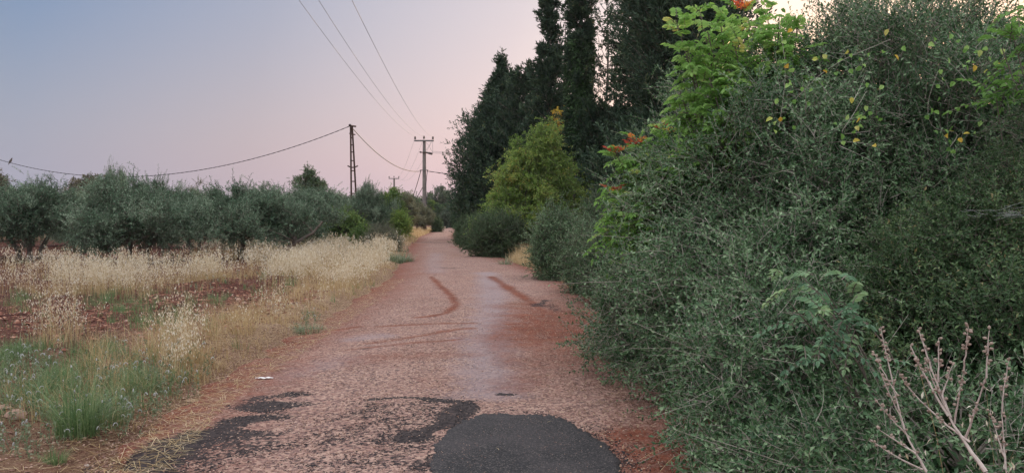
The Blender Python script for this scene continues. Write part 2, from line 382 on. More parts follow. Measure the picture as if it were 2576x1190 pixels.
def roadmat():
    m, t, o = newmat('worn gravel road')
    p = N(t, 'ShaderNodeBsdfPrincipled'); p.inputs['Roughness'].default_value = .92; p.inputs['Specular IOR Level'].default_value = .25
    vec = N(t, 'ShaderNodeTexCoord').outputs['Object']
    wob = N(t, 'ShaderNodeTexNoise'); wob.inputs['Scale'].default_value = 30; t.links.new(vec, wob.inputs[0])
    va = N(t, 'ShaderNodeVectorMath', operation='MULTIPLY_ADD'); va.inputs[1].default_value = (.03, .03, .03); t.links.new(wob.outputs['Color'], va.inputs[0]); t.links.new(vec, va.inputs[2])
    vo = N(t, 'ShaderNodeTexVoronoi'); vo.inputs['Scale'].default_value = 42; t.links.new(va.outputs[0], vo.inputs['Vector'])
    bw = N(t, 'ShaderNodeRGBToBW'); t.links.new(vo.outputs['Color'], bw.inputs[0]); cell = bw.outputs[0]
    chip = ramp(t, cell, [(.15, (.075, .05, .047)), (.33, (.20, .115, .095)), (.55, (.34, .20, .155)), (.8, (.52, .35, .27))])
    big = noise(t, .9, 4); mid = noise(t, 6, 4, .7); fine = noise(t, 120, 3)
    grey = mixc(t, mid, (.235, .16, .15), (.315, .225, .215))
    base = mixc(t, .28, chip, grey)
    base = mixc(t, math_(t, 'MULTIPLY', attr(t, 'smooth'), .75), base, mixc(t, fine, (.24, .20, .215), (.37, .315, .335)))
    sc_ = ramp(t, mid, [(.3, (.105, .030, .018)), (.7, (.235, .076, .043))])
    sf = math_(t, 'MULTIPLY', math_(t, 'ADD', attr(t, 'soil'), math_(t, 'MULTIPLY', math_(t, 'SUBTRACT', mid, .5), .7)), math_(t, 'ADD', 1.08, math_(t, 'MULTIPLY', cell, -.40)), True)
    sf2 = math_(t, 'ADD', sf, math_(t, 'MULTIPLY', math_(t, 'SUBTRACT', big, .39), .62), True)
    base = mixc(t, sf2, base, sc_)
    dn = math_(t, 'ADD', math_(t, 'MULTIPLY', attr(t, 'dark'), .92), math_(t, 'ADD', math_(t, 'MULTIPLY', noise(t, 30, 5, .8), 1.5), math_(t, 'ADD', math_(t, 'MULTIPLY', noise(t, 6, 4, .7), .8), math_(t, 'MULTIPLY', cell, -.25))))
    df = N(t, 'ShaderNodeMapRange', interpolation_type='SMOOTHSTEP'); df.inputs[1].default_value = 1.52; df.inputs[2].default_value = 1.68; t.links.new(dn, df.inputs[0])
    base = mixc(t, math_(t, 'MULTIPLY', df.outputs[0], .93), base, ramp(t, cell, [(.2, (.014, .013, .015)), (.8, (.04, .036, .038))]))
    t.links.new(base, p.inputs['Base Color'])
    b = N(t, 'ShaderNodeBump'); b.inputs['Strength'].default_value = .8; b.inputs['Distance'].default_value = .014
    h = math_(t, 'ADD', math_(t, 'MULTIPLY', vo.outputs['Distance'], -1.0), math_(t, 'MULTIPLY', fine, .35))
    t.links.new(h, b.inputs['Height']); t.links.new(b.outputs[0], p.inputs['Normal']); t.links.new(p.outputs[0], o.inputs[0]); return m
rm = mesh('road', np.stack([Xr, Yr, Zr], -1).reshape(-1, 3), [f], {'soil': soil.ravel(), 'smooth': smo.ravel(), 'dark': drk.ravel()}, True)
tag(link('road', rm, [roadmat()]), kind='structure')

# dark repair patch (thin domed slab of fresh asphalt)
def asphaltmat():
    m, t, o = newmat('fresh asphalt')
    p = N(t, 'ShaderNodeBsdfPrincipled'); p.inputs['Roughness'].default_value = .78; p.inputs['Specular IOR Level'].default_value = .4
    vo = N(t, 'ShaderNodeTexVoronoi'); vo.inputs['Scale'].default_value = 120; t.links.new(N(t, 'ShaderNodeTexCoord').outputs['Object'], vo.inputs['Vector'])
    bw = N(t, 'ShaderNodeRGBToBW'); t.links.new(vo.outputs['Color'], bw.inputs[0])
    c = ramp(t, bw.outputs[0], [(.2, (.009, .009, .011)), (.7, (.036, .034, .037)), (.9, (.14, .12, .11))])
    c = mixc(t, math_(t, 'MULTIPLY', ramp(t, noise(t, 1.7, 4), [(.42, (0, 0, 0)), (.75, (1, 1, 1))]), .55), c, (.085, .072, .074))
    t.links.new(c, p.inputs['Base Color'])
    b = N(t, 'ShaderNodeBump'); b.inputs['Strength'].default_value = .9; b.inputs['Distance'].default_value = .008
    t.links.new(vo.outputs['Distance'], b.inputs['Height']); t.links.new(b.outputs[0], p.inputs['Normal']); t.links.new(p.outputs[0], o.inputs[0]); return m
th = np.linspace(0, 2 * math.pi, 241)[:-1]
out_ = 1 + .045 * np.sin(3 * th + 1) + .02 * np.sin(5 * th + 2) + .02 * np.sin(7 * th) + .018 * rng.normal(size=240) + .012 * np.sin(23 * th)
rr = [0.001, .3, .6, .8, .93, 1.0, 1.012]; zz = [.030, .029, .026, .022, .017, .010, -.03]
pv = []
for r_, z_ in zip(rr, zz):
    px_ = .055 + .622 * r_ * out_ * np.sign(np.cos(th)) * np.abs(np.cos(th)) ** .9; py_ = 5.02 + 1.38 * r_ * out_ * np.sin(th)
    pv.append(np.stack([px_, py_, roadz(px_, py_) + z_], 1))
i = np.arange(7 * 240).reshape(7, 240); j = np.roll(i, -1, 1)
pm = mesh('road_patch', np.concatenate(pv), [np.stack([i[:-1], j[:-1], j[1:], i[1:]], -1).reshape(-1, 4)], None, True)
tag(link('road_patch', pm, [asphaltmat()]), kind='structure')

# loose chippings lying on the road
def chips(g, x, y, z, size, tint):
    n = len(x); v0 = np.array([[1, 0, 0], [0, 1, 0], [-1, 0, 0], [0, -1, 0], [0, 0, .55], [0, 0, -.3]], float)
    a = rng.uniform(0, 6.28, n); s_ = size[:, None, None] * rng.uniform(.5, 1.1, (n, 1, 3))
    v = v0[None] * s_ + rng.normal(size=(n, 6, 3)) * size[:, None, None] * .12
    ca, sa = np.cos(a)[:, None], np.sin(a)[:, None]
    w = np.stack([v[..., 0] * ca - v[..., 1] * sa, v[..., 0] * sa + v[..., 1] * ca, v[..., 2]], -1) + np.stack([x, y, z], -1)[:, None]
    fs = np.array([[0, 1, 4], [1, 2, 4], [2, 3, 4], [3, 0, 4], [1, 0, 5], [2, 1, 5], [3, 2, 5], [0, 3, 5]])
    g.add(w.reshape(-1, 3), [(fs[None] + (np.arange(n) * 6)[:, None, None]).reshape(-1, 3)], np.repeat(tint, 6))
m, t, o = newmat('stone chips')
p = N(t, 'ShaderNodeBsdfPrincipled'); p.inputs['Roughness'].default_value = .9
t.links.new(ramp(t, attr(t, 'tint'), [(0, (.022, .02, .022)), (.18, (.035, .03, .03)), (.22, (.16, .08, .06)), (.6, (.33, .20, .15)), (1, (.56, .40, .31))]), p.inputs['Base Color']); t.links.new(p.outputs[0], o.inputs[0])
M['chips'] = m
g = Geo(); n = 60000
yy = 3.2 + 12 * rng.random(n) ** 1.5; xx = eL(yy) - .3 + (eR(yy) - eL(yy) + .5) * rng.random(n)
dk = stain(xx, yy, DARK, .9); sm_ = stain(xx, yy, SMOOTH); so_ = stain(xx, yy, SOIL)
inp = ((xx - .03) / .66) ** 2 + ((yy - 5.02) / 1.38) ** 2 < 1
keep = (~inp) & (rng.random(n) > sm_ * .9) & (rng.random(n) > so_ * .6)
tn = .22 + .75 * rng.random(n); tn = np.where(rng.random(n) < dk * .75 + .04, rng.random(n) * .15, tn)
xx, yy, tn = xx[keep], yy[keep], tn[keep]
chips(g, xx, yy, roadz(xx, yy) + .002, rng.uniform(.004, .0105, len(xx)), tn)
n = 500; a = rng.normal(.1, .30, n); rr_ = 1.02 + np.abs(rng.normal(0, .16, n)); xx = .03 + .66 * rr_ * np.cos(a); yy = 5.02 + 1.38 * rr_ * np.sin(a)
chips(g, xx, yy, roadz(xx, yy) + .003, rng.uniform(.004, .012, n), rng.random(n) * .12)
n = 700; a = rng.uniform(0, 6.28, n); rr_ = .99 + np.abs(rng.normal(0, .05, n)); xx = .055 + .625 * rr_ * np.cos(a); yy = 5.02 + 1.38 * rr_ * np.sin(a)
chips(g, xx, yy, roadz(xx, yy) + .006, rng.uniform(.004, .010, n), rng.random(n) * .16)
n = 900; a = rng.uniform(0, 6.28, n); rr_ = rng.random(n) ** .4 * .97; xx = .055 + .62 * rr_ * np.cos(a); yy = 5.02 + 1.36 * rr_ * np.sin(a)
chips(g, xx, yy, roadz(xx, yy) + .029 - .018 * rr_ ** 4, rng.uniform(.002, .005, n), .2 + .75 * rng.random(n))
# stones and clods on the verge
n = 22000; yy = 4 + 22 * rng.random(n) ** 1.3; xx = eL(yy) - rng.random(n) ** 1.4 * 9
chips(g, xx, yy, gz(xx, yy) + .003, rng.uniform(.005, .02, n) * (1 + .5 * (rng.random(n) < .04)), .22 + .7 * rng.random(n))
tag(g.build('gravel', M['chips']), 'loose pinkish and black stone chips scattered over the worn road', 'gravel', kind='stuff')
m, t, o = newmat('soil clods')
p = N(t, 'ShaderNodeBsdfPrincipled'); p.inputs['Roughness'].default_value = .95
t.links.new(ramp(t, attr(t, 'tint'), [(0, (.09, .03, .02)), (.7, (.22, .085, .055)), (1, (.45, .25, .17))]), p.inputs['Base Color']); t.links.new(p.outputs[0], o.inputs[0])
g = Geo(); n = 9000
c_ = G([520, 420, 620, 120, 60, 300, 600, 130, 560], [752, 770, 745, 650, 800, 810, 780, 640, 880]); k = rng.integers(0, 9, n)
xx = c_[k, 0] + rng.normal(0, 1.3, n); yy = c_[k, 1] + rng.normal(0, 1.3, n) * (1 + (c_[k, 1] > 20) * 2)
kp = xx < eL(yy) - .8; xx, yy = xx[kp], yy[kp]
chips(g, xx, yy, gz(xx, yy) + .005, rng.uniform(.01, .05, len(xx)), rng.random(len(xx)))
tag(g.build('soil_clods', m), 'dark red clods of tilled soil between the grasses', 'soil', kind='stuff')

# ------------------------------------------------------------------ plant generators
def clusters_in(lobes, k, rg, inner=.55, front=None):
    lobes = np.asarray(lobes, float); w = (lobes[:, 3] * lobes[:, 5]) ; w = w / w.sum()
    li = rg.choice(len(lobes), k, p=w); u = nrm(rg.normal(size=(k, 3)))
    r = inner + (1 - inner) * rg.random(k) ** .6
    return lobes[li, :3] + u * lobes[li, 3:6] * r[:, None], u, lobes[li], r
def shrub(name, loc, lobes, label, cat, ncl, ntw, tl, nleaf, L, W, leafmat, group=None, seed=1, up=.35, stems=6, csize=.3, twr=.004,
          barkmat='bark', fine=False, side=55, whips=0, whipdir=None, fill=0, fillL=.1, trunk=None, tintbase=.45, stemr=.03, zmin=.02, fold=.22, droop=0., keep=None):
    """stems from the base, limbs to leaf clusters, twigs with leaves along them"""
    rg = np.random.default_rng(seed)
    root = empty(name, loc, label, cat, group)
    lobes = np.asarray(lobes, float)
    cc, cu, cl, cr = clusters_in(lobes, ncl, rg)
    cc[:, 2] = np.maximum(cc[:, 2], zmin + .05)
    if keep is not None:
        kk = keep(cc + np.array(loc)); cc, cu, cl, cr = cc[kk], cu[kk], cl[kk], cr[kk]; ncl = len(cc)
    sg = Geo()
    # stems / trunk
    if trunk is None:
        base = np.stack([rg.normal(0, .12, stems), rg.normal(0, .12, stems), np.full(stems, -.05)], 1) * max(1, lobes[:, 3].max() / 1.2)
        tops = cc[rg.choice(ncl, stems)] * [.45, .45, .6]
        t = np.linspace(0, 1, 6)[None, :, None]
        pts = base[:, None] * (1 - t) + tops[:, None] * t + rg.normal(0, .03, (stems, 6, 3)) * t
        tubes(sg, pts, stemr * (1 - .55 * t[..., 0]) * rg.uniform(.6, 1.1, (stems, 1)), 6)
        hubs = pts[:, 2:].reshape(-1, 3); hubr = stemr * .4
    else:
        pts = np.array(trunk['pts'], float); tubes(sg, pts, trunk['rad'], 9)
        hubs = pts[:, max(1, pts.shape[1] // 2):].reshape(-1, 3); hubr = np.min(trunk['rad']) * .7
    dd = np.linalg.norm(cc[:, None] - hubs[None], axis=2) + rg.random((ncl, len(hubs))) * .3
    hb = hubs[dd.argmin(1)]
    t = np.linspace(0, 1, 5)[None, :, None]; mid = (hb + cc) / 2 + rg.normal(0, .1, (ncl, 3)) * np.linalg.norm(cc - hb, axis=1, keepdims=True) + [0, 0, .05]
    lp = hb[:, None] * (1 - t) ** 2 + 2 * mid[:, None] * t * (1 - t) + cc[:, None] * t ** 2
    tubes(sg, lp, np.maximum(hubr * (1 - .8 * t[..., 0]), twr * 1.2), 4)
    # twigs
    k = rg.integers(0, ncl, ntw); cs = csize * rg.uniform(.6, 1.3, ncl)
    st = cc[k] + rg.normal(size=(ntw, 3)) * cs[k][:, None] * .5
    dr = nrm(cu[k] * .6 + nrm(rg.normal(size=(ntw, 3))) * .95 + [0, 0, up])
    ln = tl * rg.uniform(.5, 1.25, ntw)
    t4 = np.linspace(0, 1, 4)[None, :, None]; bend = rg.normal(0, .15, (ntw, 3)) + [0, 0, -droop]
    tp = st[:, None] + dr[:, None] * ln[:, None, None] * t4 + bend[:, None] * ln[:, None, None] * t4 ** 2
    tp[..., 2] = np.maximum(tp[..., 2], zmin)
    tubes(sg, tp, twr * (1 - .6 * t4[..., 0]), 3)
    fg = Geo()
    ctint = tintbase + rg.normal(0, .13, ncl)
    # leaves along twigs
    tt = (np.arange(nleaf) + .5) / nleaf * .9 + .12; tt = tt[None, :, None]
    lpz = st[:, None] + dr[:, None] * ln[:, None, None] * tt + bend[:, None] * ln[:, None, None] * tt ** 2
    lpz[..., 2] = np.maximum(lpz[..., 2], zmin)
    pr = nrm(np.cross(dr, nrm(rg.normal(size=(ntw, 3))))); pq = np.cross(dr, pr)
    ph = (np.arange(nleaf) * 2.4)[None] + rg.uniform(0, 6.28, (ntw, 1))
    a_ = R(side) * rg.uniform(.6, 1.2, (ntw, nleaf, 1))
    rad = np.cos(ph)[..., None] * pr[:, None] + np.sin(ph)[..., None] * pq[:, None]
    ax = dr[:, None] * np.cos(a_) + rad * np.sin(a_)
    ax = ax + rg.normal(0, .25, ax.shape); nn_ = nrm(rg.normal(size=(ntw, nleaf, 3))) * .9 + [0, 0, .6] + cu[k][:, None] * .7
    Ls = L * rg.uniform(.6, 1.2, ntw * nleaf)
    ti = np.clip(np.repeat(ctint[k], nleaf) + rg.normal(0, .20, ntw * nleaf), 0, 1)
    leafgeo(fg, lpz.reshape(-1, 3), ax.reshape(-1, 3), nn_.reshape(-1, 3), Ls, W * rg.uniform(.7, 1.15, ntw * nleaf), ti, fine, fold)
    if whips:
        kk = rg.integers(0, ncl, whips); ws = cc[kk] * .8; wd = nrm(cu[kk] * .7 + rg.normal(0, .35, (whips, 3)) + (np.array(whipdir) if whipdir is not None else 0))
        wl = tl * rg.uniform(1.6, 3.6, whips); t5 = np.linspace(0, 1, 6)[None, :, None]; wb = rg.normal(0, .12, (whips, 3)) + [0, 0, -.05]
        wp = ws[:, None] + wd[:, None] * wl[:, None, None] * t5 + wb[:, None] * wl[:, None, None] * t5 ** 2
        wp[..., 2] = np.maximum(wp[..., 2], zmin + .03)
        tubes(sg, wp, twr * 1.35 * (1 - .65 * t5[..., 0]), 4)
        m_ = 14; t6 = rg.uniform(.25, 1, (whips, m_, 1)); q = ws[:, None] + wd[:, None] * wl[:, None, None] * t6 + wb[:, None] * wl[:, None, None] * t6 ** 2
        q[..., 2] = np.maximum(q[..., 2], zmin + .03)
        leafgeo(fg, q.reshape(-1, 3), (wd[:, None] * .6 + nrm(rg.normal(size=(whips, m_, 3)))).reshape(-1, 3), dirs(whips * m_, rg) + [0, 0, .7], L * rg.uniform(.6, 1.1, whips * m_), W, np.clip(rg.normal(.6, .15, whips * m_), 0, 1), fine, fold)
    if fill:
        li = rg.integers(0, len(lobes), fill); u = nrm(rg.normal(size=(fill, 3))) * rg.uniform(.1, .72, (fill, 1))
        fp = lobes[li, :3] + u * lobes[li, 3:6]; fp[:, 2] = np.maximum(fp[:, 2], .1)
        if keep is not None: fp = fp[keep(fp + np.array(loc))]
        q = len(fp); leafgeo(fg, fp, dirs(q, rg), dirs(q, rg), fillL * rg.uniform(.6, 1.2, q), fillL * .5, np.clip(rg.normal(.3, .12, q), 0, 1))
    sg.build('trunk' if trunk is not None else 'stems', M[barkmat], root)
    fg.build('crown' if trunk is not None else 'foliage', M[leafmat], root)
    return root

def cypress(loc, H, Rm, label, seed, group, prof=None, nbr=240, nspr=14, nl=9, gap=0., L=.20, W=.065, mat='cyp', lean=0., rise=.65, fillf=1., sl=1., jag=1.):
    rg = np.random.default_rng(seed)
    root = empty('cypress', loc, label, 'cypress tree', group, rz=rg.uniform(0, 6.28))
    prof = prof or [(0, .55), (.06, .85), (.2, 1.0), (.45, .82), (.7, .5), (.9, .2), (1, .03)]
    pz, pr = zip(*prof)
    sg, fg = Geo(), Geo()
    zt = np.linspace(-.1, H, 9); tx = lean * zt / H + .08 * np.sin(zt * .7 + seed)
    tubes(sg, np.stack([tx, .06 * np.cos(zt * .5), zt], 1), .045 * H / 3 * .6 * (1 - .93 * (zt / H)), 8)
    if nbr:
        zg = np.linspace(.02, .985, 200); cw = np.cumsum(np.interp(zg, pz, pr) ** .8 + .12); z = H * np.interp(rg.random(nbr), cw / cw[-1], zg); az = rg.uniform(0, 6.28, nbr)
        # side lobes: uneven outline
        lob = 1 + .22 * np.sin(az * 2 + z * .8 + seed) + .15 * np.sin(az * 3 - z * 1.9)
        ln = np.interp(z / H, pz, pr) * Rm * rg.uniform(1 - .38 * jag, 1 + .18 * jag, nbr) * (1 + (lob - 1) * jag) + np.where(z / H > .85, .04, .12)
        d = np.stack([np.cos(az), np.sin(az), rise * rg.uniform(.5, 1.3, nbr)], 1)
        b0 = np.stack([np.interp(z, zt, tx), 0 * z, z * .97], 1)
        t = np.linspace(0, 1, 5)[None, :, None]
        hor = ln[:, None, None] * d[:, None] * t * [1, 1, 0]; ver = (ln * d[:, 2])[:, None, None] * t ** 1.8 * [0, 0, 1]
        bp = b0[:, None] + hor + ver; tubes(sg, bp, .028 * (1 - .8 * t[..., 0]), 3)
        tt = np.concatenate([rg.uniform(.2, 1.0, (nbr, nspr - 2)), np.full((nbr, 2), 1.02)], 1)[..., None]
        sp = b0[:, None] + ln[:, None, None] * d[:, None] * tt * [1, 1, 0] + (ln * d[:, 2])[:, None, None] * tt ** 1.8 * [0, 0, 1]
        sp = sp + rg.normal(0, .20 * sl, sp.shape) * (1.15 - tt) * 1.2
        zk = z
        if gap: 
            kp = rg.random(nbr) > gap; sp = sp[kp]; d = d[kp]; zk = z[kp]
        nb = len(sp); sdir = nrm(d[:, None] * [.8, .8, .9] + nrm(rg.normal(size=(nb, nspr, 3))) * .8 + [0, 0, .35])
        # every spray: leaflets up a little curved axis
        q = np.linspace(0, 1, nl)[None, None, :, None]
        slen = rg.uniform(.25, .60, (nb, nspr, 1, 1)) * sl * (1 - .6 * np.clip(zk / H, 0, 1) ** 3)[:, None, None, None]; lp = sp[:, :, None] + sdir[:, :, None] * slen * q + rg.normal(0, .025, (nb, nspr, nl, 3)) * (1.2 - q)
        ax = nrm(sdir[:, :, None] + nrm(rg.normal(size=(nb, nspr, nl, 3))) * .75)
        n_ = nb * nspr * nl; ti = np.clip(.42 + np.repeat(rg.normal(0, .17, nb * nspr), nl) + rg.normal(0, .08, n_), 0, 1)
        leafgeo(fg, lp.reshape(-1, 3), ax.reshape(-1, 3), dirs(n_, rg) + [0, 0, .3], L * rg.uniform(.6, 1.2, n_), W * rg.uniform(.7, 1.2, n_), ti)
    nf = int(500 * H * Rm / 12 * fillf) 
    z = H * (rg.random(nf) * .9 + .03); rr_ = np.interp(z / H, pz, pr) * Rm * rg.random(nf) ** .6 * .62; a = rg.uniform(0, 6.28, nf)
    fp = np.stack([rr_ * np.cos(a) + np.interp(z, zt, tx), rr_ * np.sin(a), z], 1)
    leafgeo(fg, fp, dirs(nf, rg) + [0, 0, .8], dirs(nf, rg), .42, .20, np.clip(rg.normal(.3, .1, nf), 0, 1))
    sg.build('trunk', M['bark'], root); fg.build('crown', M[mat], root)
    return root

def pinnate(fg, sg, base, d, ln, npair, LL, LW, rg, tint, droop=.5):
    """compound leaves: base (M,3), direction d (M,3), length ln (M,)"""
    n = len(base); d = nrm(d); sdv = nrm(np.cross(d, np.array([0, 0, 1.]) + rg.normal(0, .25, (n, 3)))); upv = np.cross(sdv, d)
    t = ((np.arange(npair) + 1.2) / (npair + .4))[None, :, None]
    f_ = lambda t: base[:, None] + d[:, None] * ln[:, None, None] * t + np.array([0, 0, -1.]) * droop * ln[:, None, None] * t ** 2
    tubes(sg, f_(np.linspace(0, 1, 5)[None, :, None]), .0028, 3)
    c = f_(t); tan = nrm(d[:, None] + np.array([0, 0, -2.]) * droop * t)
    shp = (1 - .45 * np.abs(t - .45))
    for sgn in (-1, 1):
        ax = tan * .45 + sgn * sdv[:, None] + np.array([0, 0, -.28]) + rg.normal(0, .12, (n, npair, 3))
        leafgeo(fg, c.reshape(-1, 3), ax.reshape(-1, 3), (upv[:, None] + rg.normal(0, .3, (n, npair, 3))).reshape(-1, 3), (LL * shp * np.ones((n, npair, 1))).ravel() * rg.uniform(.85, 1.1, n * npair), LW, np.clip(np.repeat(tint, npair) + rg.normal(0, .07, n * npair), 0, 1), True)
    e = f_(np.ones((1, 1, 1)))[:, 0]; leafgeo(fg, e, nrm(d + [0, 0, -2 * droop]), upv, LL * .95, LW, tint, True)

def pinnate_shrub(name, loc, shoots, label, cat, leafmat, seed, npair=6, LL=.06, LW=.026, ln=.26, per=9, redtips=(), group=None, stemr=.016, tint=.5):
    """shoots: list of (tip xyz relative to loc, shoot length)"""
    rg = np.random.default_rng(seed); root = empty(name, loc, label, cat, group); sg, fg, rg_ = Geo(), Geo(), Geo()
    for si, (tip, sl_) in enumerate(shoots):
        tip = np.array(tip, float); b = np.array([tip[0] * .25 + .25, tip[1] * .2 + rg.normal(0, .1), -.03])
        t = np.linspace(0, 1, 8)[:, None]; mid = (b + tip) / 2 + [rg.normal(.15, .1), rg.normal(0, .1), .2 + .1 * rg.random()]
        pts = b * (1 - t) ** 2 + 2 * mid * t * (1 - t) + tip * t ** 2
        tubes(sg, pts, stemr * (1 - .7 * t[:, 0]), 6)
        # compound leaves spiral over the last stretch of the shoot
        tot = np.linalg.norm(tip - b); k = int(per * sl_ / .35)
        tt = 1 - (np.arange(k) + .2) / k * min(sl_ / tot, .9); tt = tt[:, None]
        bs = b * (1 - tt) ** 2 + 2 * mid * tt * (1 - tt) + tip * tt ** 2
        a = np.arange(k) * 2.4 + rg.uniform(0, 6); upc = np.linspace(1.1, .25, k)
        a = a + rg.normal(0, .5, k); d = np.stack([np.cos(a), np.sin(a), upc + rg.normal(0, .45, k)], 1)
        bs = bs + rg.normal(0, .05, bs.shape)
        pinnate(fg, sg, bs, d, ln * np.linspace(.75, 1.15, k) * rg.uniform(.8, 1.15, k), npair, LL, LW, rg, np.clip(tint + np.linspace(.2, -.15, k) + rg.normal(0, .16, k), 0, 1), rg.uniform(.2, .75))
        if si in redtips:
            k = 9; a = np.arange(k) * 2.4; d = np.stack([np.cos(a) * .8, np.sin(a) * .8, np.full(k, .9)], 1)
            pinnate(rg_, sg, tip + rg.normal(0, .02, (k, 3)), d, np.full(k, .13), 4, .055, .018, rg, np.clip(np.linspace(.05, .95, k) + rg.normal(0, .1, k), 0, 1), .3)
            tubes(sg, np.stack([tip, tip + [0, 0, .03]]), .003, 3)
    sg.build('stems', M['bark'], root); fg.build('foliage', M[leafmat], root)
    if redtips: tag(rg_.build('young_leaves', M['red'], root), 'red and yellow young leaves at the shoot tips')
    return root
# ------------------------------------------------------------------ right side: cypress row
def at(px, D): return (float((px - 1288) / F * D), float(D), 0.0)
def top(py, D): return float(P(0, py, D)[2])
GC = 'cypress trees in the row right of the road'
cone = [(0, .85), (.08, 1.02), (.22, .95), (.5, .60), (.70, .33), (.82, .15), (.90, .05), (.94, .0), (1, .0)]
colu = [(0, .8), (.1, 1.0), (.6, .9), (.85, .6), (1, .08)]
cypress(at(1262, 50), top(128, 50) + .1, 3.3, 'cone shaped dark cypress with pointed tip, leftmost of the row beside the road', 11, GC, cone, 1300, 16, 9, sl=1.05, jag=.75, rise=.45)
cypress(at(1326, 47), top(150, 47), 1.6, 'dark cypress with ragged twin tip just behind the pointed cone shaped cypress', 12, GC, [(0, 1), (.5, 1), (.8, .8), (.93, .55), (1, .1)], 260, 14, 10, gap=.1)
cypress(at(1380, 42), 15.5, .82, 'tall slim column cypress rising out of frame, left of the ivy clad one', 13, GC, [(0, 1.4), (.3, 1.25), (.5, 1), (.7, .5), (1, .3)], 380, 12, 10, sl=.7)
c4 = cypress(at(1457, 38), 16.5, .56, 'tall slim cypress with its trunk wrapped in green ivy', 14, GC, [(0, 1.6), (.3, 1.3), (.4, 1), (1, .8)], 340, 12, 10, sl=.6)
# ivy sleeve on that cypress
rg = np.random.default_rng(5); ig = Geo(); n = 9000
z = rg.uniform(4.5, 10.2, n); a = rg.uniform(0, 6.28, n); r_ = .60 + .08 * np.sin(a * 3 + z) + rg.uniform(-.15, .1, n)
leafgeo(ig, np.stack([r_ * np.cos(a), r_ * np.sin(a), z], 1), np.stack([np.cos(a), np.sin(a), -.9 + 0 * a], 1) + rg.normal(0, .4, (n, 3)), np.stack([np.cos(a), np.sin(a), .6 + 0 * a], 1), .13, .11, np.clip(rg.normal(.5, .2, n), 0, 1))
tag(ig.build('ivy', M['ivy'], c4), 'green ivy climbing the column')
cypress(at(1418, 45), 14.0, 1.35, 'thin gappy cypress seen between the two slim columns', 15, GC, [(0, .9), (.5, .9), (1, .6)], 64, 8, 13, fillf=.03, sl=1.)
cypress(at(1525, 44), 15.5, 1.5, 'open cypress with sky showing through, right of the ivy clad one', 16, GC, [(0, 1), (.3, .95), (.45, .55), (.62, .9), (1, .7)], 110, 8, 13, fillf=.06, sl=1.1)
cypress(at(1612, 36), 15.0, 1.15, 'sparse dark cypress with drooping limbs left of the broad one', 17, GC, [(0, 1), (.35, 1), (.6, .8), (1, .9)], 330, 13, 10, rise=.2)
cypress(at(1530, 38), top(285, 38), 2.0, 'low bushy dark cypress below the sky gaps behind the yellow green tree', 18, GC, [(0, 1), (.5, 1), (.85, .8), (1, .3)], 420, 14, 10)
cypress(at(1700, 30), 15.5, 1.75, 'broad dense dark cypress, widest and nearest of the row', 19, GC, [(0, .9), (.3, 1), (.8, 1), (1, .8)], 760, 14, 10)
cypress(at(1600, 27), top(330, 27), 1.5, 'short dark cypress with grey bare twigs at the foot of the broad one', 20, GC, [(0, 1), (.6, .9), (1, .3)], 200, 13, 9)
cypress(at(1800, 28), 13.5, 2.0, 'dark cypress standing behind the pale green leafy shoots', 21, GC, None, 260, 12, 8)
for k, (x_, y_, h_, r_) in enumerate([(9.5, 23, 4.2, 2.2), (12.5, 20, 4.6, 2.4), (2.2, 66, 9, 3.2), (4.5, 72, 8, 3.2), (7.5, 58, 9, 3.0), (9.5, 46, 8, 2.8), (11, 37, 7, 2.5), (0.2, 60, 9, 2.6)]):  # the hidden ones beyond the row are added to block the low sun
    cypress((x_, y_, 0), h_, r_, ['low dark cypress behind the right hand hedge, sky above it', 'low dark cypress far right behind the hedge', 'hidden cypress added to block the low sun, beyond the leftmost cone shaped one', 'second hidden cypress added to block the low sun, further along the row', 'hidden cypress added to block the low sun, behind the ivy clad column', 'cypress behind the open gappy one', 'cypress behind the broad dense one', 'hidden cypress added to block the low sun, close behind the pointed cone shaped one'][k], 30 + k, GC, None, 170, 11, 7, L=.2, W=.07)

# yellow green tree with light crown in front of the cypresses
shrub('broadleaf_tree', at(1322, 33), [(0, 0, 2.0, 1.5, 1.4, 1.3), (.2, 0, 3.4, 1.1, 1.0, 1.0), (-1.0, -.1, 1.9, .9, .8, .8), (-.6, 0, 3.1, .65, .6, .6), (.45, 0, 4.5, .6, .6, .7), (.95, .1, 5.1, .42, .4, .5), (-.1, 0, 4.3, .4, .4, .5), (1.45, .2, 3.2, .7, .7, .8), (1.5, .1, 1.8, .7, .7, .7), (-1.45, 0, 1.2, .5, .5, .5), (1.1, 0, 4.2, .5, .5, .5)],
      'yellow green broadleaf tree with yellowing top in front of the dark cypresses', 'tree', 120, 5200, .42, 14, .12, .036, 'locust', seed=41, csize=.36, twr=.006,
      trunk={'pts': [[[0, 0, -.1], [.05, 0, .8], [0, 0, 1.8], [.1, 0, 3.2], [.2, 0, 4.4]]], 'rad': [[.13, .11, .09, .06, .03]]}, fill=900, fillL=.22, droop=.35, up=.3, side=65)
shrub('broadleaf_tree', at(1440, 36), [(0, 0, 2.2, .9, .8, 1.1), (.5, 0, 3.2, .6, .6, .7), (-.3, 0, 3.9, .4, .4, .5)], 'smaller thin yellow green tree half lost in the dark cypresses, right of the larger one', 'tree', 50, 1500, .42, 13, .12, .036, 'locust', seed=43, csize=.34, twr=.006,
      trunk={'pts': [[[0, 0, -.1], [.05, 0, .8], [0, 0, 1.8], [.1, 0, 3.2], [.2, 0, 3.8]]], 'rad': [[.09, .08, .06, .04, .02]]}, droop=.35)
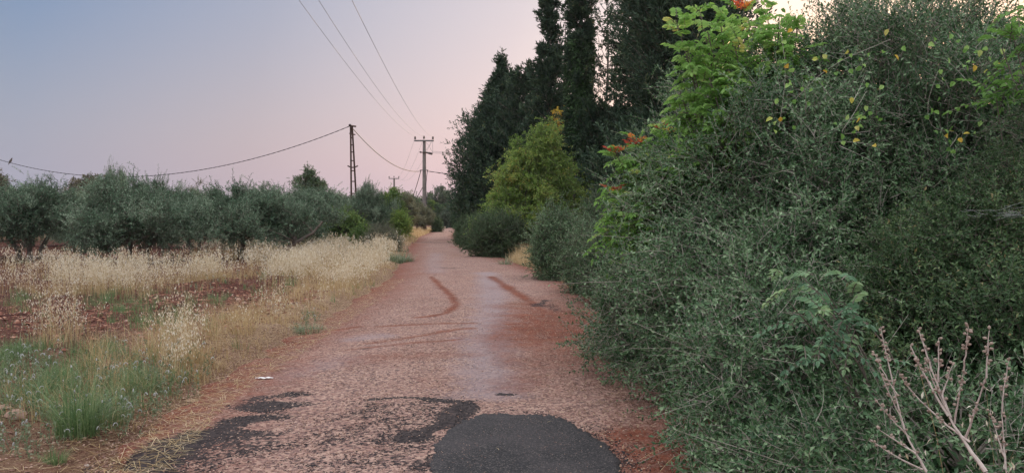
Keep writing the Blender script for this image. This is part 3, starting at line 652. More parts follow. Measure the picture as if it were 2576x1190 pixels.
shrub('yellow_tree', at(1400, 39), [(0, 0, 5.3, .55, .5, .8), (.2, 0, 6.4, .4, .4, .6), (-.4, 0, 4.9, .6, .5, .6)],
      'thin golden yellow tree top poking out between the cypresses', 'tree', 40, 600, .4, 14, .12, .035, 'yellow', seed=42, csize=.3, twr=.006,
      trunk={'pts': [[[0, 0, -.1], [.05, 0, 2], [0, 0, 4], [.1, 0, 5.2], [.2, 0, 6.4]]], 'rad': [[.08, .07, .06, .04, .02]]}, droop=.4)

# low evergreen shrubs along the right verge
GS = 'evergreen shrubs along the right verge'
def vshrub(px, D, w, h, label, mat, seed, n=3200, nl=13, L=.045, W=.018, dpt=1.0, group=GS, twl=.3, cz=.30, fill=500):
    w_ = max(w / F * D / 2 * .80 - .10, .15)
    return shrub('shrub', at(px, D), [(0, 0, h * .45, w_, w_ * dpt, h * .55), (w_ * .4, .2, h * .35, w_ * .7, w_ * .8, h * .42), (-w_ * .45, -.1, h * .33, w_ * .6, w_ * .7, h * .38)], label, 'shrub', int(60 + n / 30), n, twl, nl, L, W, mat,
                 group, seed, csize=cz, fill=fill, fillL=.16, twr=.004)
vshrub(1170, 43, 50, 1.5, 'small dark bush at the road edge under the cone shaped cypress', 'dark', 51, 2600, L=.07, W=.03)
vshrub(1196, 37, 80, 1.6, 'dark bush with a brownish top beside the narrow part of the road', 'dark', 52, 2600, L=.065, W=.028)
vshrub(1248, 31.0, 180, 1.85, 'wide low dark green bush hugging the road below the yellow green tree', 'dark', 53, 5200, L=.055, W=.024, dpt=.8)
vshrub(1318, 33, 110, 1.9, 'dark bush wedged behind the wide low one', 'dark', 54, 3000, L=.06, W=.026)
vshrub(1405, 20.0, 150, 1.85, 'rounded grey green bush right of the dry grass clump', 'buck', 55, 5600, L=.05, W=.02)
vshrub(1490, 16.5, 120, 1.35, 'low green bush at the gravel shoulder before the big hedge', 'buck', 56, 4600, L=.045, W=.018)
vshrub(1530, 22, 170, 2.3, 'taller dark green bush behind the gravel shoulder bushes', 'dark', 57, 5000, L=.055, W=.022)
shrub('shrub', at(1560, 14.5), [(0, 0, .7, .70, .9, .9), (.7, .4, 1.0, 1.1, 1.2, 1.2)], 'leafy green bush forming the far end of the big hedge', 'shrub', 180, 5200, .28, 14, .042, .018, 'buck', 'evergreen shrubs of the big roadside hedge', 58, csize=.25, fill=500, fillL=.12, whips=50)

# big hedge at the right: many stemmed evergreen shrubs
GH = 'evergreen shrubs of the big roadside hedge'
GD = 'fine leaved creeper mounds at the right'
shrub('shrub', (2.75, 7.6, 0), [(-.2, 0, 1.3, 1.55, 2.0, 1.35), (-.05, .3, 2.2, 1.35, 1.7, 1.1), (-.45, .6, 1.4, 1.0, 1.5, 1.1), (-.35, -1.1, .9, 1.1, 1.2, .9), (-.95, -.1, .42, 1.0, 1.7, .75), (-.8, 1.5, .45, 1.0, 1.5, .8)],
      'biggest hedge shrub, small grey green leaves and long straight pale twigs over the road edge', 'shrub', 340, 17500, .30, 14, .043, .0195, 'buck', GH, 61, up=.25, stems=14, csize=.26, twr=.0028, barkmat='twig', whips=240, whipdir=(-.6, -.25, .1), fill=3600, fillL=.10, stemr=.035)
shrub('shrub', (3.4, 11.2, 0), [(-.55, 0, 1.4, 1.35, 1.6, 1.5), (-.1, 0, 2.3, 1.2, 1.3, 1.1)],
      'hedge shrub behind the biggest one, pale green shoots around it', 'shrub', 190, 8200, .30, 14, .04, .0165, 'buck', GH, 62, up=.3, stems=10, csize=.27, twr=.003, barkmat='twig', whips=120, whipdir=(-.5, -.1, .2), fill=2000, fillL=.12)
shrub('shrub', (3.9, 7.3, 0), [(0, 0, 2.3, 1.35, 1.4, 1.3), (-.3, .3, 2.95, 1.1, 1.1, .75), (-.6, .5, 2.7, 1.0, 1.0, .7)],
      'tall hedge shrub with fine leaves reaching towards the top of the picture', 'shrub', 230, 11000, .30, 14, .042, .018, 'buck', GH, 63, up=.6, stems=10, csize=.24, twr=.003, barkmat='twig', whips=160, whipdir=(-.2, 0, .8), fill=1800, fillL=.10)
shrub('shrub', (5.0, 6.6, 0), [(0, 0, 2.25, 1.3, 1.3, 1.15), (.1, 0, 1.5, 1.4, 1.2, 1.2)],
      'upright hedge shrub at the upper right with sky glinting between its leaves', 'shrub', 200, 9500, .30, 14, .043, .018, 'buck', GH, 64, up=.8, stems=9, csize=.24, twr=.003, barkmat='twig', whips=140, whipdir=(0, 0, 1), fill=1500, fillL=.10)
shrub('creeper_mound', (2.75, 4.35, 0), [(0, .1, .75, .85, 1.0, .85), (.3, .5, 1.25, .7, .8, .6)],
      'low near creeper mound with fine dark leaves behind the dead stalks', 'creeper', 300, 9500, .17, 14, .030, .0125, 'creeper', GD, 65, up=.3, stems=10, csize=.2, twr=.0012, whips=40, whipdir=(-.5, -.3, .1), fill=3200, fillL=.07)
shrub('shrub', (1.86, 5.2, 0), [(0, 0, .55, .85, 1.1, .65), (.2, .5, .9, .7, .9, .6), (-.1, -.8, .3, .7, .7, .35)],
      'low skirt of the hedge spilling towards the asphalt patch', 'shrub', 240, 5200, .22, 12, .038, .018, 'buck', GH, 68, up=.15, stems=10, csize=.2, twr=.0022, barkmat='twig', whips=120, whipdir=(-.8, -.4, .05), fill=1800, fillL=.08)
shrub('shrub', (2.05, 3.55, 0), [(0, 0, .4, .75, .55, .5), (-.5, .5, .25, .6, .6, .3)],
      'lowest shrub at the bottom edge of the picture, left of the dead stalks', 'shrub', 160, 3200, .18, 12, .032, .016, 'buck', GH, 69, up=.2, stems=8, csize=.17, twr=.002, barkmat='twig', whips=60, whipdir=(-.6, -.3, .1), fill=1300, fillL=.07)
# fine leaved creeper mound at the far right
GD = 'fine leaved creeper mounds at the right'
shrub('creeper_mound', (3.55, 4.6, 0), [(0, 0, 1.1, 1.0, .95, 1.1), (.1, .1, 1.9, .75, .75, .6), (.9, .4, 1.3, .9, .9, 1.1)],
      'dark mound of fine leaved creeper covering the hedge at the right', 'creeper', 520, 14000, .16, 15, .025, .009, 'creeper', GD, 66, up=.1, stems=10, csize=.16, twr=.0015, whips=160, fill=5200, fillL=.07, droop=.5)
shrub('creeper_mound', (4.6, 5.4, 0), [(0, 0, 1.5, 1.0, 1.0, 1.3), (.7, 0, 2.1, .9, .9, .9)],
      'second creeper mound against the right edge of the picture', 'creeper', 360, 9000, .18, 14, .030, .011, 'creeper', GD, 67, up=.1, stems=8, csize=.18, twr=.0018, whips=80, fill=3500, fillL=.08, droop=.5)

# light green compound leaved saplings
def sh(px, py, D, loc, l=.5): q = P(px, py, D); return ((q[0] - loc[0], q[1] - loc[1], q[2]), l)
GP = 'pale green saplings growing through the hedge'
L1 = (2.2, 7.9, 0)
pinnate_shrub('sapling', L1, [sh(a, b, D, L1, l) for a, b, D, l in [(1700, 50, 7.3, .9), (1760, 25, 7.6, .9), (1730, 130, 7.2, .9), (1810, 40, 7.4, .8), (1870, 25, 7.7, .7), (1710, 230, 7.4, .7), (1780, 180, 7.1, .8), (1850, 120, 7.2, .7), (1930, 30, 7.5, .7), (1900, 110, 7.4, .6), (1730, 320, 7.6, .6), (1700, 400, 7.8, .5), (1960, 45, 7.2, .6), (2005, 70, 7.1, .5), (1975, 130, 7.1, .5), (1780, 80, 7.3, .8), (1830, 160, 7.2, .7), (1740, 230, 7.4, .7), (1790, 280, 7.2, .6), (1890, 200, 7.2, .5), (1840, 230, 7.1, .5), (1760, 380, 7.4, .5), (1940, 100, 7.3, .5), (1710, 470, 7.7, .5)]],
              'tall bright green sapling with big compound leaves, top of the hedge', 'sapling', 'light', 71, 5, .075, .038, .25, 11, (4,), GP, tint=.45)
L2 = (1.75, 9.0, 0)
pinnate_shrub('sapling', L2, [sh(a, b, D, L2, l) for a, b, D, l in [(1550, 385, 8.2, .3), (1600, 360, 8.3, .35), (1580, 430, 8.1, .5), (1630, 400, 8.1, .5), (1675, 335, 8.4, .4), (1560, 500, 8.0, .5), (1540, 485, 8.1, .3), (1610, 480, 7.9, .5), (1660, 440, 7.8, .5), (1540, 540, 8.0, .5), (1590, 560, 7.7, .5), (1640, 520, 7.6, .5), (1520, 585, 8.1, .4), (1700, 470, 7.6, .4), (1640, 570, 7.7, .4), (1580, 630, 7.9, .4), (1740, 400, 7.3, .4), (1690, 380, 8.0, .4)]],
              'light green sapling with red shoot tips at the left shoulder of the hedge', 'sapling', 'light', 72, 6, .070, .033, .25, 20, (0, 1, 4, 6), GP, tint=.4)
L3 = (1.9, 4.0, 0)
pinnate_shrub('sapling', L3, [sh(a, b, D, L3, l) for a, b, D, l in [(2010, 690, 3.85, .30), (2070, 720, 3.75, .30), (1985, 760, 3.75, .25), (2060, 790, 3.65, .28), (2120, 760, 3.75, .25), (2100, 840, 3.75, .22), (2020, 850, 3.70, .2)]],
              'blue green sapling with drooping compound leaves inside the middle of the hedge', 'sapling', 'blueg', 73, 6, .045, .021, .19, 9, (), GP, stemr=.008, tint=.5)
L4 = (3.6, 5.0, 0)
pinnate_shrub('sapling', L4, [sh(a, b, D, L4, l) for a, b, D, l in [(2540, 60, 5.0, .5), (2575, 20, 5.0, .5), (2520, 120, 5.0, .4), (2560, 190, 5.0, .3), (2500, 200, 5.2, .3)]],
              'green compound leaved sapling in the top right corner', 'sapling', 'light', 74, 5, .06, .028, .22, 8, (), GP, stemr=.01, tint=.15)
# climbing vine with yellowing lobed leaves, running over the hedge
rg = np.random.default_rng(9); vroot = empty('vine', (3.2, 6.0, 0), 'climbing vine with a few yellow and orange leaves over the hedge', 'vine'); sg, fg, yg = Geo(), Geo(), Geo()
for path in ([(1960, 60), (1975, 150), (1975, 215), (1960, 320)], [(2180, 230), (2140, 300), (2110, 340), (2190, 330)], [(2360, 180), (2330, 260), (2340, 330), (2420, 330), (2390, 370)], [(2000, 250), (2060, 190), (2120, 150), (2240, 100)], [(2360, 120), (2420, 180), (2490, 160)]):
    D0 = 5.4; pts = np.array([P(a, b, D0 + rg.uniform(-.1, .1)) for a, b in path]) - [3.2, 6.0, 0]; u = np.linspace(0, len(pts) - 1, 16); pp = np.stack([np.interp(u, range(len(pts)), pts[:, k]) for k in range(3)], 1); pp[1:-1] = (pp[:-2] + pp[1:-1] + pp[2:]) / 3; pp[1:-1] = (pp[:-2] + pp[1:-1] + pp[2:]) / 3
    tubes(sg, pp, .0016, 4)
    n = 22; q = pp[rg.integers(0, 16, n)] + rg.normal(0, .07, (n, 3)) - [0, .1, 0]
    for gg, m_ in ((fg, slice(0, 18)), (yg, slice(18, 22))):
        w = len(q[m_]); leafgeo(gg, q[m_], dirs(w, rg) + [0, 0, -.5], dirs(w, rg) + [0, -1.2, .4], 
                .045 * rg.uniform(.6, 1.2, w), .036, rg.random(w), True)
sg.build('stems', M['twig'], vroot); fg.build('foliage', M['light'], vroot); tag(yg.build('yellow_leaves', M['yellow'], vroot), 'yellowed leaves of the vine')

# dead stalks at the bottom right corner
def dead_stalk(loc, arms, label, seed, r0=.011):
    """arms: (start xyz, end xyz, radius) chains, with pods along them"""
    rg = np.random.default_rng(seed); root = empty('dead_stalk', loc, label, 'dead plant', 'dry dead stalks in the bottom right corner'); sg, pg = Geo(), Geo()
    for a, b, r_, pods in arms:
        a = np.array(a) - loc; b = np.array(b) - loc; t = np.linspace(0, 1, 9)[:, None]
        ln = np.linalg.norm(b - a); c = (a + b) / 2 + rg.normal(0, .02, 3) * ln + [0, 0, -.05 * ln]
        p_ = a * (1 - t) ** 2 + 2 * c * t * (1 - t) + b * t ** 2 + rg.normal(0, .0008, (9, 3)); tubes(sg, p_, r_ * .9 * (1 - .6 * t[:, 0]), 6)
        n = int(ln * pods * 1.5)
        if n:
            u = rg.uniform(.35, 1.02, n); ii = np.minimum((u * 8), 7.99); k = ii.astype(int); q = p_[k] + (p_[k + 1] - p_[k]) * (ii - k)[:, None]
            for s_ in q:
                dd = nrm(rg.normal(size=3) + [0, 0, .5]); lathe(pg, s_ + dd * .003, [(.001, 0), (.0042, .003), (.005, .007), (.0028, .011), (.0008, .013)], 5, axis=dd)
    sg.build('stems', M['deadstem'], root); tag(pg.build('seed_pods', M['seedpod'], root), kind='stuff'); return root
def A(px, py, D): return P(px, py, D)
b1 = (1.95, 2.45, 0.0)
dead_stalk(b1, [(b1, A(2480, 1185, 2.5), .011, 0), (A(2480, 1185, 2.5), A(2390, 1050, 2.6), .0085, 0), (A(2390, 1050, 2.6), A(2345, 935, 2.65), .006, 40), (A(2345, 935, 2.65), A(2310, 830, 2.7), .004, 60), (A(2400, 1065, 2.6), A(2425, 930, 2.55), .004, 45), (A(2425, 930, 2.55), A(2436, 820, 2.5), .0032, 70),
                (A(2385, 1045, 2.6), A(2290, 870, 2.7), .0045, 55), (A(2440, 1110, 2.55), A(2300, 990, 2.7), .0045, 35), (A(2300, 990, 2.7), A(2262, 940, 2.7), .003, 60), (A(2430, 1100, 2.5), A(2480, 950, 2.4), .0045, 30), (A(2480, 950, 2.4), A(2487, 830, 2.4), .0032, 60), (A(2360, 960, 2.6), A(2362, 850, 2.6), .0035, 55), (A(2370, 1000, 2.6), A(2400, 910, 2.6), .003, 55), (A(2395, 1060, 2.6), A(2325, 900, 2.7), .0032, 40)],
           'largest pale dead stalk, forked many times, in the bottom right corner', 81)
b2 = (1.5, 2.75, 0.0)
dead_stalk(b2, [(b2, A(2330, 1185, 2.75), .008, 0), (A(2330, 1185, 2.75), A(2275, 1080, 2.8), .006, 15), (A(2275, 1080, 2.8), A(2245, 960, 2.85), .0042, 40), (A(2245, 960, 2.85), A(2215, 820, 2.9), .003, 60), (A(2290, 1100, 2.8), A(2200, 1000, 2.8), .0034, 45), (A(2305, 1140, 2.75), A(2205, 1075, 2.8), .0034, 40), (A(2255, 990, 2.8), A(2200, 890, 2.85), .0028, 50), (A(2270, 1055, 2.8), A(2212, 930, 2.8), .0024, 40), (A(2320, 1180, 2.75), A(2190, 1105, 2.8), .0034, 35)],
           'slimmer dead stalk leaning left beside the largest one', 82)
b3 = (2.05, 2.75, 0.0)
dead_stalk(b3, [(b3, A(2530, 1180, 2.75), .006, 0), (A(2530, 1180, 2.75), A(2520, 1040, 2.8), .0042, 50), (A(2520, 1040, 2.8), A(2540, 900, 2.8), .0032, 60), (A(2528, 1150, 2.75), A(2490, 1030, 2.8), .003, 50)], 'thin dead stalk at the right edge of the picture', 83)
# dry wild oats among the stalks
def oat_plant(g, og, x, y, z, h, s, rg, lean=.15, nsp=9, tint=.5):
    n = len(x); t = np.linspace(0, 1, 5)[None, :, None]; ld = np.concatenate([rg.normal(0, lean, (n, 2)), np.zeros((n, 1))], 1)
    b = np.stack([x, y, z], 1); p_ = b[:, None] + np.array([0, 0, 1.]) * h[:, None, None] * t + ld[:, None] * h[:, None, None] * t ** 2
    sd_ = nrm(np.stack([rg.normal(1, .3, n), rg.normal(0, .6, n), np.zeros(n)], 1))
    ribbons(g, p_, np.broadcast_to((.0032 * s)[:, None] * (1 - .5 * t[..., 0]), (n, 5)), sd_, np.clip(tint + rg.normal(0, .15, n), 0, 1))
    u = rg.uniform(.62, 1.02, (n, nsp, 1)); q = b[:, None] + np.array([0, 0, 1.]) * h[:, None, None] * u + ld[:, None] * h[:, None, None] * u ** 2
    off = rg.normal(0, .035, (n, nsp, 3)) * (1.3 - u) * 2.2 + np.array([0, 0, -.01]); q = q + off
    m_ = n * nsp; leafgeo(og, q.reshape(-1, 3), np.array([0, 0, -1.]) + rg.normal(0, .38, (m_, 3)), dirs(m_, rg), np.repeat(.034 * s, nsp) * rg.uniform(.7, 1.25, m_), np.repeat(.0115 * s, nsp) * rg.uniform(.7, 1.2, m_), rg.random(m_))
rg = np.random.default_rng(12); r_ = empty('wild_oats', (1.95, 2.9, 0), 'pale wild oat stems with hanging seeds between the dead stalks', 'grass'); g1, g2 = Geo(), Geo()
n = 9; oat_plant(g1, g2, rg.normal(0, .14, n), rg.normal(0, .1, n), np.zeros(n), rg.uniform(.75, 1.1, n), np.full(n, .85), rg)
g1.build('stems', M['straw'], r_); tag(g2.build('seed_heads', M['oat'], r_), kind='stuff')

# cobweb in the creeper at the right edge
rg = np.random.default_rng(3); r_ = Geo(); w0 = P(2545, 532, 3.75)
n = 34; a_ = w0 + rg.normal(0, 1, (n, 3)) * [.07, .04, .014]; b_ = a_ + rg.normal(0, 1, (n, 3)) * [.11, .05, .012]; t = np.linspace(0, 1, 4)[None, :, None]
tubes(r_, a_[:, None] * (1 - t) + b_[:, None] * t + [0, 0, -.02] * t * (1 - t), .00028, 3)
tag(r_.build('cobweb', M['web']), 'pale wisp of cobweb hung in the creeper at the right edge', 'cobweb')

# ------------------------------------------------------------------ left side: olive grove
GO = 'olive trees of the grove on the left'
def olive(loc, w, h, seed, label, gap=.45, zb=.42, nt=3600, nl=13, L=.095, W=.027, trunks=((0, 0),), mat='olive', name='olive_tree', cat='olive tree', group=GO, lo=.25):
    rg = np.random.default_rng(seed); lb = []
    nlb = 7
    for k in range(nlb):
        a = k * 6.28 / nlb + rg.uniform(-.3, .3); r_ = w * .5 * rg.uniform(.35, .6)
        lb.append((r_ * math.cos(a), r_ * math.sin(a), h * rg.uniform(zb, zb + .18), w * .26 * rg.uniform(.8, 1.25), w * .26, h * rg.uniform(.20, .30)))
    lb.append((0, 0, h * .68, w * .26, w * .26, h * .30)); lb.append((rg.normal(0, .2) * w, 0, h * .8, w * .15, w * .15, h * .19))
    pts = []
    for tx_, ty_ in trunks:
        e = rg.normal(0, .3, 2) + [tx_ * 1.5, ty_]; pts.append([[tx_, ty_, -.1], [tx_ * 1.1, ty_, h * .13], [tx_ + e[0] * .4, ty_ + e[1] * .4, h * .26], [tx_ + e[0] * .8, ty_ + e[1] * .8, h * .40], [tx_ + e[0], ty_ + e[1], h * .55]])
    return shrub(name, loc, lb, label, cat, 105, nt, .36, nl, L, W, mat, group, seed, up=.75, csize=.34, twr=.006, trunk={'pts': pts, 'rad': [[.11, .085, .07, .05, .03]] * len(pts)}, fill=900, fillL=.20, tintbase=.48)
def og(px, D): return at(px, D)
o1 = olive(og(85, 28.5), 2.7, 2.85, 101, 'olive tree with three dark trunks over bare red soil at the left', trunks=((-.15, 0), (.15, .1), (-.6, .1)), zb=.50)
o2 = olive(og(325, 27.5), 4.5, 2.9, 102, 'wide dome shaped olive with a tall shoot, foliage down to the pale grass', nt=5200, zb=.36, trunks=((0, 0), (.5, .2)))
o3 = olive(og(630, 28.5), 4.9, 2.65, 103, 'olive with a forked trunk and a limb leaning right over the pale oats', nt=5200, trunks=((-.35, 0), (-.22, 0), (1.1, -.2)), zb=.47)
for i_, (src, px, D, sc_, rz_, lab) in enumerate([
    (o1, -60, 29, (1.15, 1.15, .95), 1, 'olive cut off by the left edge of the picture'),
    (o2, 205, 36, (.75, .75, .80), 2.1, 'olive behind and between the two leftmost olives'),
    (o3, 420, 38, (.8, .8, 1.22), .8, 'taller olive whose shoots stand up behind the wide dome shaped one'),
    (o2, 745, 33, (.85, .85, .92), 4.0, 'olive at the right end of the front row, behind the leaning limb'),
    (o1, 492, 34, (.95, .95, .85), 3.0, 'olive filling the gap left of the forked trunk'),
    (o3, 80, 40, (1.0, 1.0, 1.12), 5.2, 'second row olive showing over the leftmost ones'),
    (o2, 282, 42, (.55, .55, 1.38), 3.3, 'second row olive behind the tall shoot'),
    (o1, 640, 43, (1.3, 1.3, 1.12), .3, 'second row olive behind the forked one'),
    (o3, 780, 44, (1.0, 1.0, 1.1), 2.4, 'second row olive below the far pine'),
    (o2, 932, 50, (.72, .72, 1.22), 1.2, 'big grey green olive right behind the rusty lattice pole'),
    (o1, 830, 58, (1.6, 1.6, 1.2), 2.2, 'pale olive left behind the lattice pole'),
    (o3, -40, 46, (1.2, 1.2, 1.2), .2, 'far olive at the left edge'), (o2, 520, 52, (1.2, 1.2, 1.1), 5.6, 'far olive under the thin sparse tree'),
    (o1, 180, 55, (1.8, 1.8, 1.12), 1.8, 'far olive left of the brownish tree'), (o3, 700, 60, (1.2, 1.2, 1.2), 3.9, 'far olive left of the pine')]):
    dup(src, og(px, D), lab, rz_, sc_)
o4 = olive(og(1035, 74), 3.9, 3.3, 104, 'brownish olive bush around the foot of the concrete pole', mat='olive_warm', L=.13, W=.04, nt=2600, trunks=((0, 0), (.5, 0)))
dup(o4, og(1000, 68), 'brownish olive bush left of the concrete pole', 2.0, (1.2, 1.2, 1.15)); dup(o4, og(1066, 76.0), 'small olive bush right at the concrete pole', 4.0, (.62, .62, .75))
GB = 'green bushes left of the road bend'
def fbush(px, D, w, h, label, mat, seed, n=2200, L=.09, W=.045, group=GB, nl=12): return vshrub(px, D, w, h, label, mat, seed, n, nl, L, W, group=group, twl=.3, cz=.3, fill=500)
fbush(862, 40, 130, 1.75, 'dark green round bush left of the lattice pole', 'bush', 111, 3400)
fbush(915, 37, 70, 1.0, 'small bright green bush at the foot of the lattice pole', 'bush', 112, 1500, .07)
fbush(983, 55, 90, 3.6, 'tall bright green bush with yellow leaves right of the lattice pole', 'bush', 113, 4200, .11, .05)
fbush(1005, 50, 55, 1.7, 'yellow green bush in front of the brownish olive', 'locust', 114, 1500, .09)
fbush(960, 36, 110, 1.1, 'hazy grey green bush with fine stems beside the pale grass', 'olive_warm', 115, 2600, .07, .012)
fbush(1101, 75, 24, 1.15, 'tiny dark shrub standing at the road edge right of the concrete pole', 'dark', 116, 900, .1, .05)
for k, (px, D, w, h, mat) in enumerate([(1145, 100, 90, 3.0, 'far'), (1180, 90, 110, 3.4, 'dark'), (1110, 118, 60, 3.3, 'dark'), (1085, 125, 60, 4.0, 'bush'), (1130, 112, 50, 2.2, 'far')]):
    fbush(px, D, w, h, ['round far bush beyond the road bend', 'far dark bush below the cone shaped cypress', 'far dark bush left of the road bend', 'far bright bush right behind the concrete pole', 'low far bush at the edge of the road bend'][k], mat, 120 + k, 1900, .16, .08, 'far bushes at the road bend')

# far trees on the skyline
GF = 'far trees along the skyline'
def fartree(px, D, w, topy, seed, label, mat='far', sparse=False, lo=.5, nt=1500, L=.2, W=.09, name='tree'):
    h = top(topy, D); w_ = w / F * D; rg = np.random.default_rng(seed); lb = []
    for k in range(8):
        a = rg.uniform(0, 6.28); lb.append((w_ * .28 * math.cos(a), w_ * .28 * math.sin(a), h * rg.uniform(lo, .85), w_ * .22 * rg.uniform(.7, 1.2), w_ * .22, h * (1 - lo) * .28))
    lb.append((0, 0, h * .88, w_ * .2, w_ * .2, h * .12))
    return shrub(name, at(px, D), lb, label, 'tree', 20 if sparse else 90, nt, .5, 9, L, W, mat, GF, seed, up=.5, csize=.35 if sparse else .5, twr=.012, trunk={'pts': [[[0, 0, -.1], [.1, 0, h * .3], [0, 0, h * .55], [.1, 0, h * .8]]], 'rad': [[.16, .13, .09, .04]]}, fill=0 if sparse else 500, fillL=.35)
f1 = fartree(775, 90, 62, 425, 201, 'dark pine standing highest on the skyline left of the lattice pole', 'dark', lo=.45, nt=2200, name='pine_tree')
fartree(812, 95, 60, 462, 202, 'lower dark pine right beside the highest one', 'dark', lo=.35, name='pine_tree')
fartree(1112, 135, 90, 472, 203, 'far grey green tree over the road bend', 'far', lo=.25, nt=2200)
fartree(1085, 140, 60, 488, 204, 'far dark tree right behind the concrete pole', 'dark', lo=.3)
fartree(1010, 120, 70, 492, 205, 'far dark tree under the distant utility pole', 'dark', lo=.3)
fartree(1035, 118, 40, 500, 206, 'small far tree between the two utility poles', 'dark', lo=.3)
fartree(495, 60, 60, 455, 207, 'thin sparse tree with see-through twigs above the olives', 'olive_warm', True, .55, 300, .10, .05)
fartree(235, 62, 110, 462, 208, 'brownish round tree between the leftmost olives', 'farb', lo=.3, nt=2400)
fartree(-5, 60, 80, 450, 209, 'brownish tree cut off by the left edge', 'farb', lo=.3, nt=2000)
b_ = fartree(1160, 125, 80, 500, 210, 'far tree half hidden by the cone shaped cypress', 'dark', lo=.2)
for k, (px, D, s_) in enumerate([(60, 85, .75), (150, 95, .8), (330, 90, .8), (430, 100, .85), (560, 95, .85), (620, 105, .9), (700, 100, .85), (860, 90, .75), (920, 110, .9), (970, 130, .95), (1050, 150, 1.05), (1200, 140, .9), (390, 75, .65), (-80, 80, .8)]):
    dup((b_, f1)[0], at(px, D), ['far dark tree behind the leftmost olive', 'far tree over the gap between the leftmost olives', 'far tree behind the tall olive shoot', 'far tree right of the tall olive shoot', 'far tree just right of the thin sparse tree', 'far tree midway between sparse tree and pine',
        'far tree left of the highest pine', 'far tree just left of the lattice pole', 'far tree just right of the lattice pole', 'far tree left of the distant utility pole', 'farthest tree between the utility poles', 'farthest tree behind the cone shaped cypress', 'far tree left of the thin sparse tree', 'far tree outside the left edge'][k], k * 1.3, (s_ * 1.5, s_ * 1.5, s_))

# ------------------------------------------------------------------ grasses and weeds
rg = np.random.default_rng(77)
def ell(px, py, lst):
    r_ = np.zeros_like(px)
    for x_, y_, rx, ry, w in lst: r_ = np.maximum(r_, w * np.clip(1.6 - 1.2 * np.hypot((px - x_) / rx, (py - y_) / ry), 0, 1))
    return r_
def sample(n, py0, py1, px0=-80, px1=1060, per=1, sp=.1):
    m = n // per; py = py0 + (py1 - py0) * rg.random(m); px = rg.uniform(px0, px1, m); q = G(px, py)
    q = np.repeat(q, per, 0) + rg.normal(0, 1, (m * per, 2)) * sp * np.repeat(rg.uniform(.4, 1.4, m), per)[:, None] * np.clip(np.repeat(q[:, 1:], per, 0) / 12, 1, 2)
    x, y = q[:, 0], q[:, 1]; px, py = proj(x, y)
    d = eL(y) - x; return px, py, x, y, d
OAT = [(160, 880, 70, 22, .55), (470, 945, 105, 32, .75), (600, 890, 90, 30, .4), (720, 825, 80, 30, .45), (60, 865, 40, 16, .25), (330, 745, 210, 20, .8), (120, 740, 130, 14, .4), (520, 722, 160, 20, .8), (820, 690, 190, 38, .95),
       (930, 665, 120, 40, .9), (740, 640, 250, 18, 1.0), (950, 625, 120, 16, .9), (250, 700, 160, 20, .55), (880, 735, 90, 35, .6), (120, 690, 120, 12, .25), (520, 1000, 60, 25, .3), (800, 780, 60, 30, .4), (60, 790, 60, 12, .2)]
BARE = [(520, 770, 170, 40, 1.1), (600, 745, 110, 25, 1.1), (320, 830, 60, 22, .9), (300, 930, 50, 30, .7), (30, 820, 50, 20, .8), (120, 650, 180, 14, 1.0), (300, 660, 120, 8, .6), (60, 1120, 150, 50, .6), (560, 900, 0.1, .1, 0)]
GRN = [(150, 1010, 160, 50, .9), (280, 960, 90, 40, .6), (300, 765, 90, 35, 1), (400, 815, 120, 35, 1), (700, 725, 60, 22, .9), (640, 735, 40, 15, .6), (40, 770, 70, 30, .8), (60, 945, 110, 50, 1.1), (180, 960, 110, 40, .6), (380, 1000, 110, 50, .6), (350, 760, 70, 20, .5), (510, 790, 60, 20, .5), (900, 625, 60, 14, .4)]
g1, g2 = Geo(), Geo()
for n, a, b in ((34000, 582, 760), (16000, 760, 1080)):
    px, py, x, y, d = sample(n, a, b, per=6, sp=.11); n = len(x); w = ell(px, py, OAT) * (1 - .9 * ell(px, py, BARE)) * (.55 + 1.1 * np.clip(wn(x, y, 2.0, 1), -.45, .6))
    kp = (np.repeat(rg.random(n // 6), 6) < w) & (d > .45); px, py, x, y, d = (q[kp] for q in (px, py, x, y, d)); n = len(x)
    s_ = np.clip(y / 13, 1, 3.0); h = rg.uniform(.35, .82, n) * np.clip(.45 + d / 1.8, .4, 1) * (1 + .12 * wn(x, y, 3, 2))
    oat_plant(g1, g2, x, y, gz(x, y), h, s_, rg, .16, 9, .6)
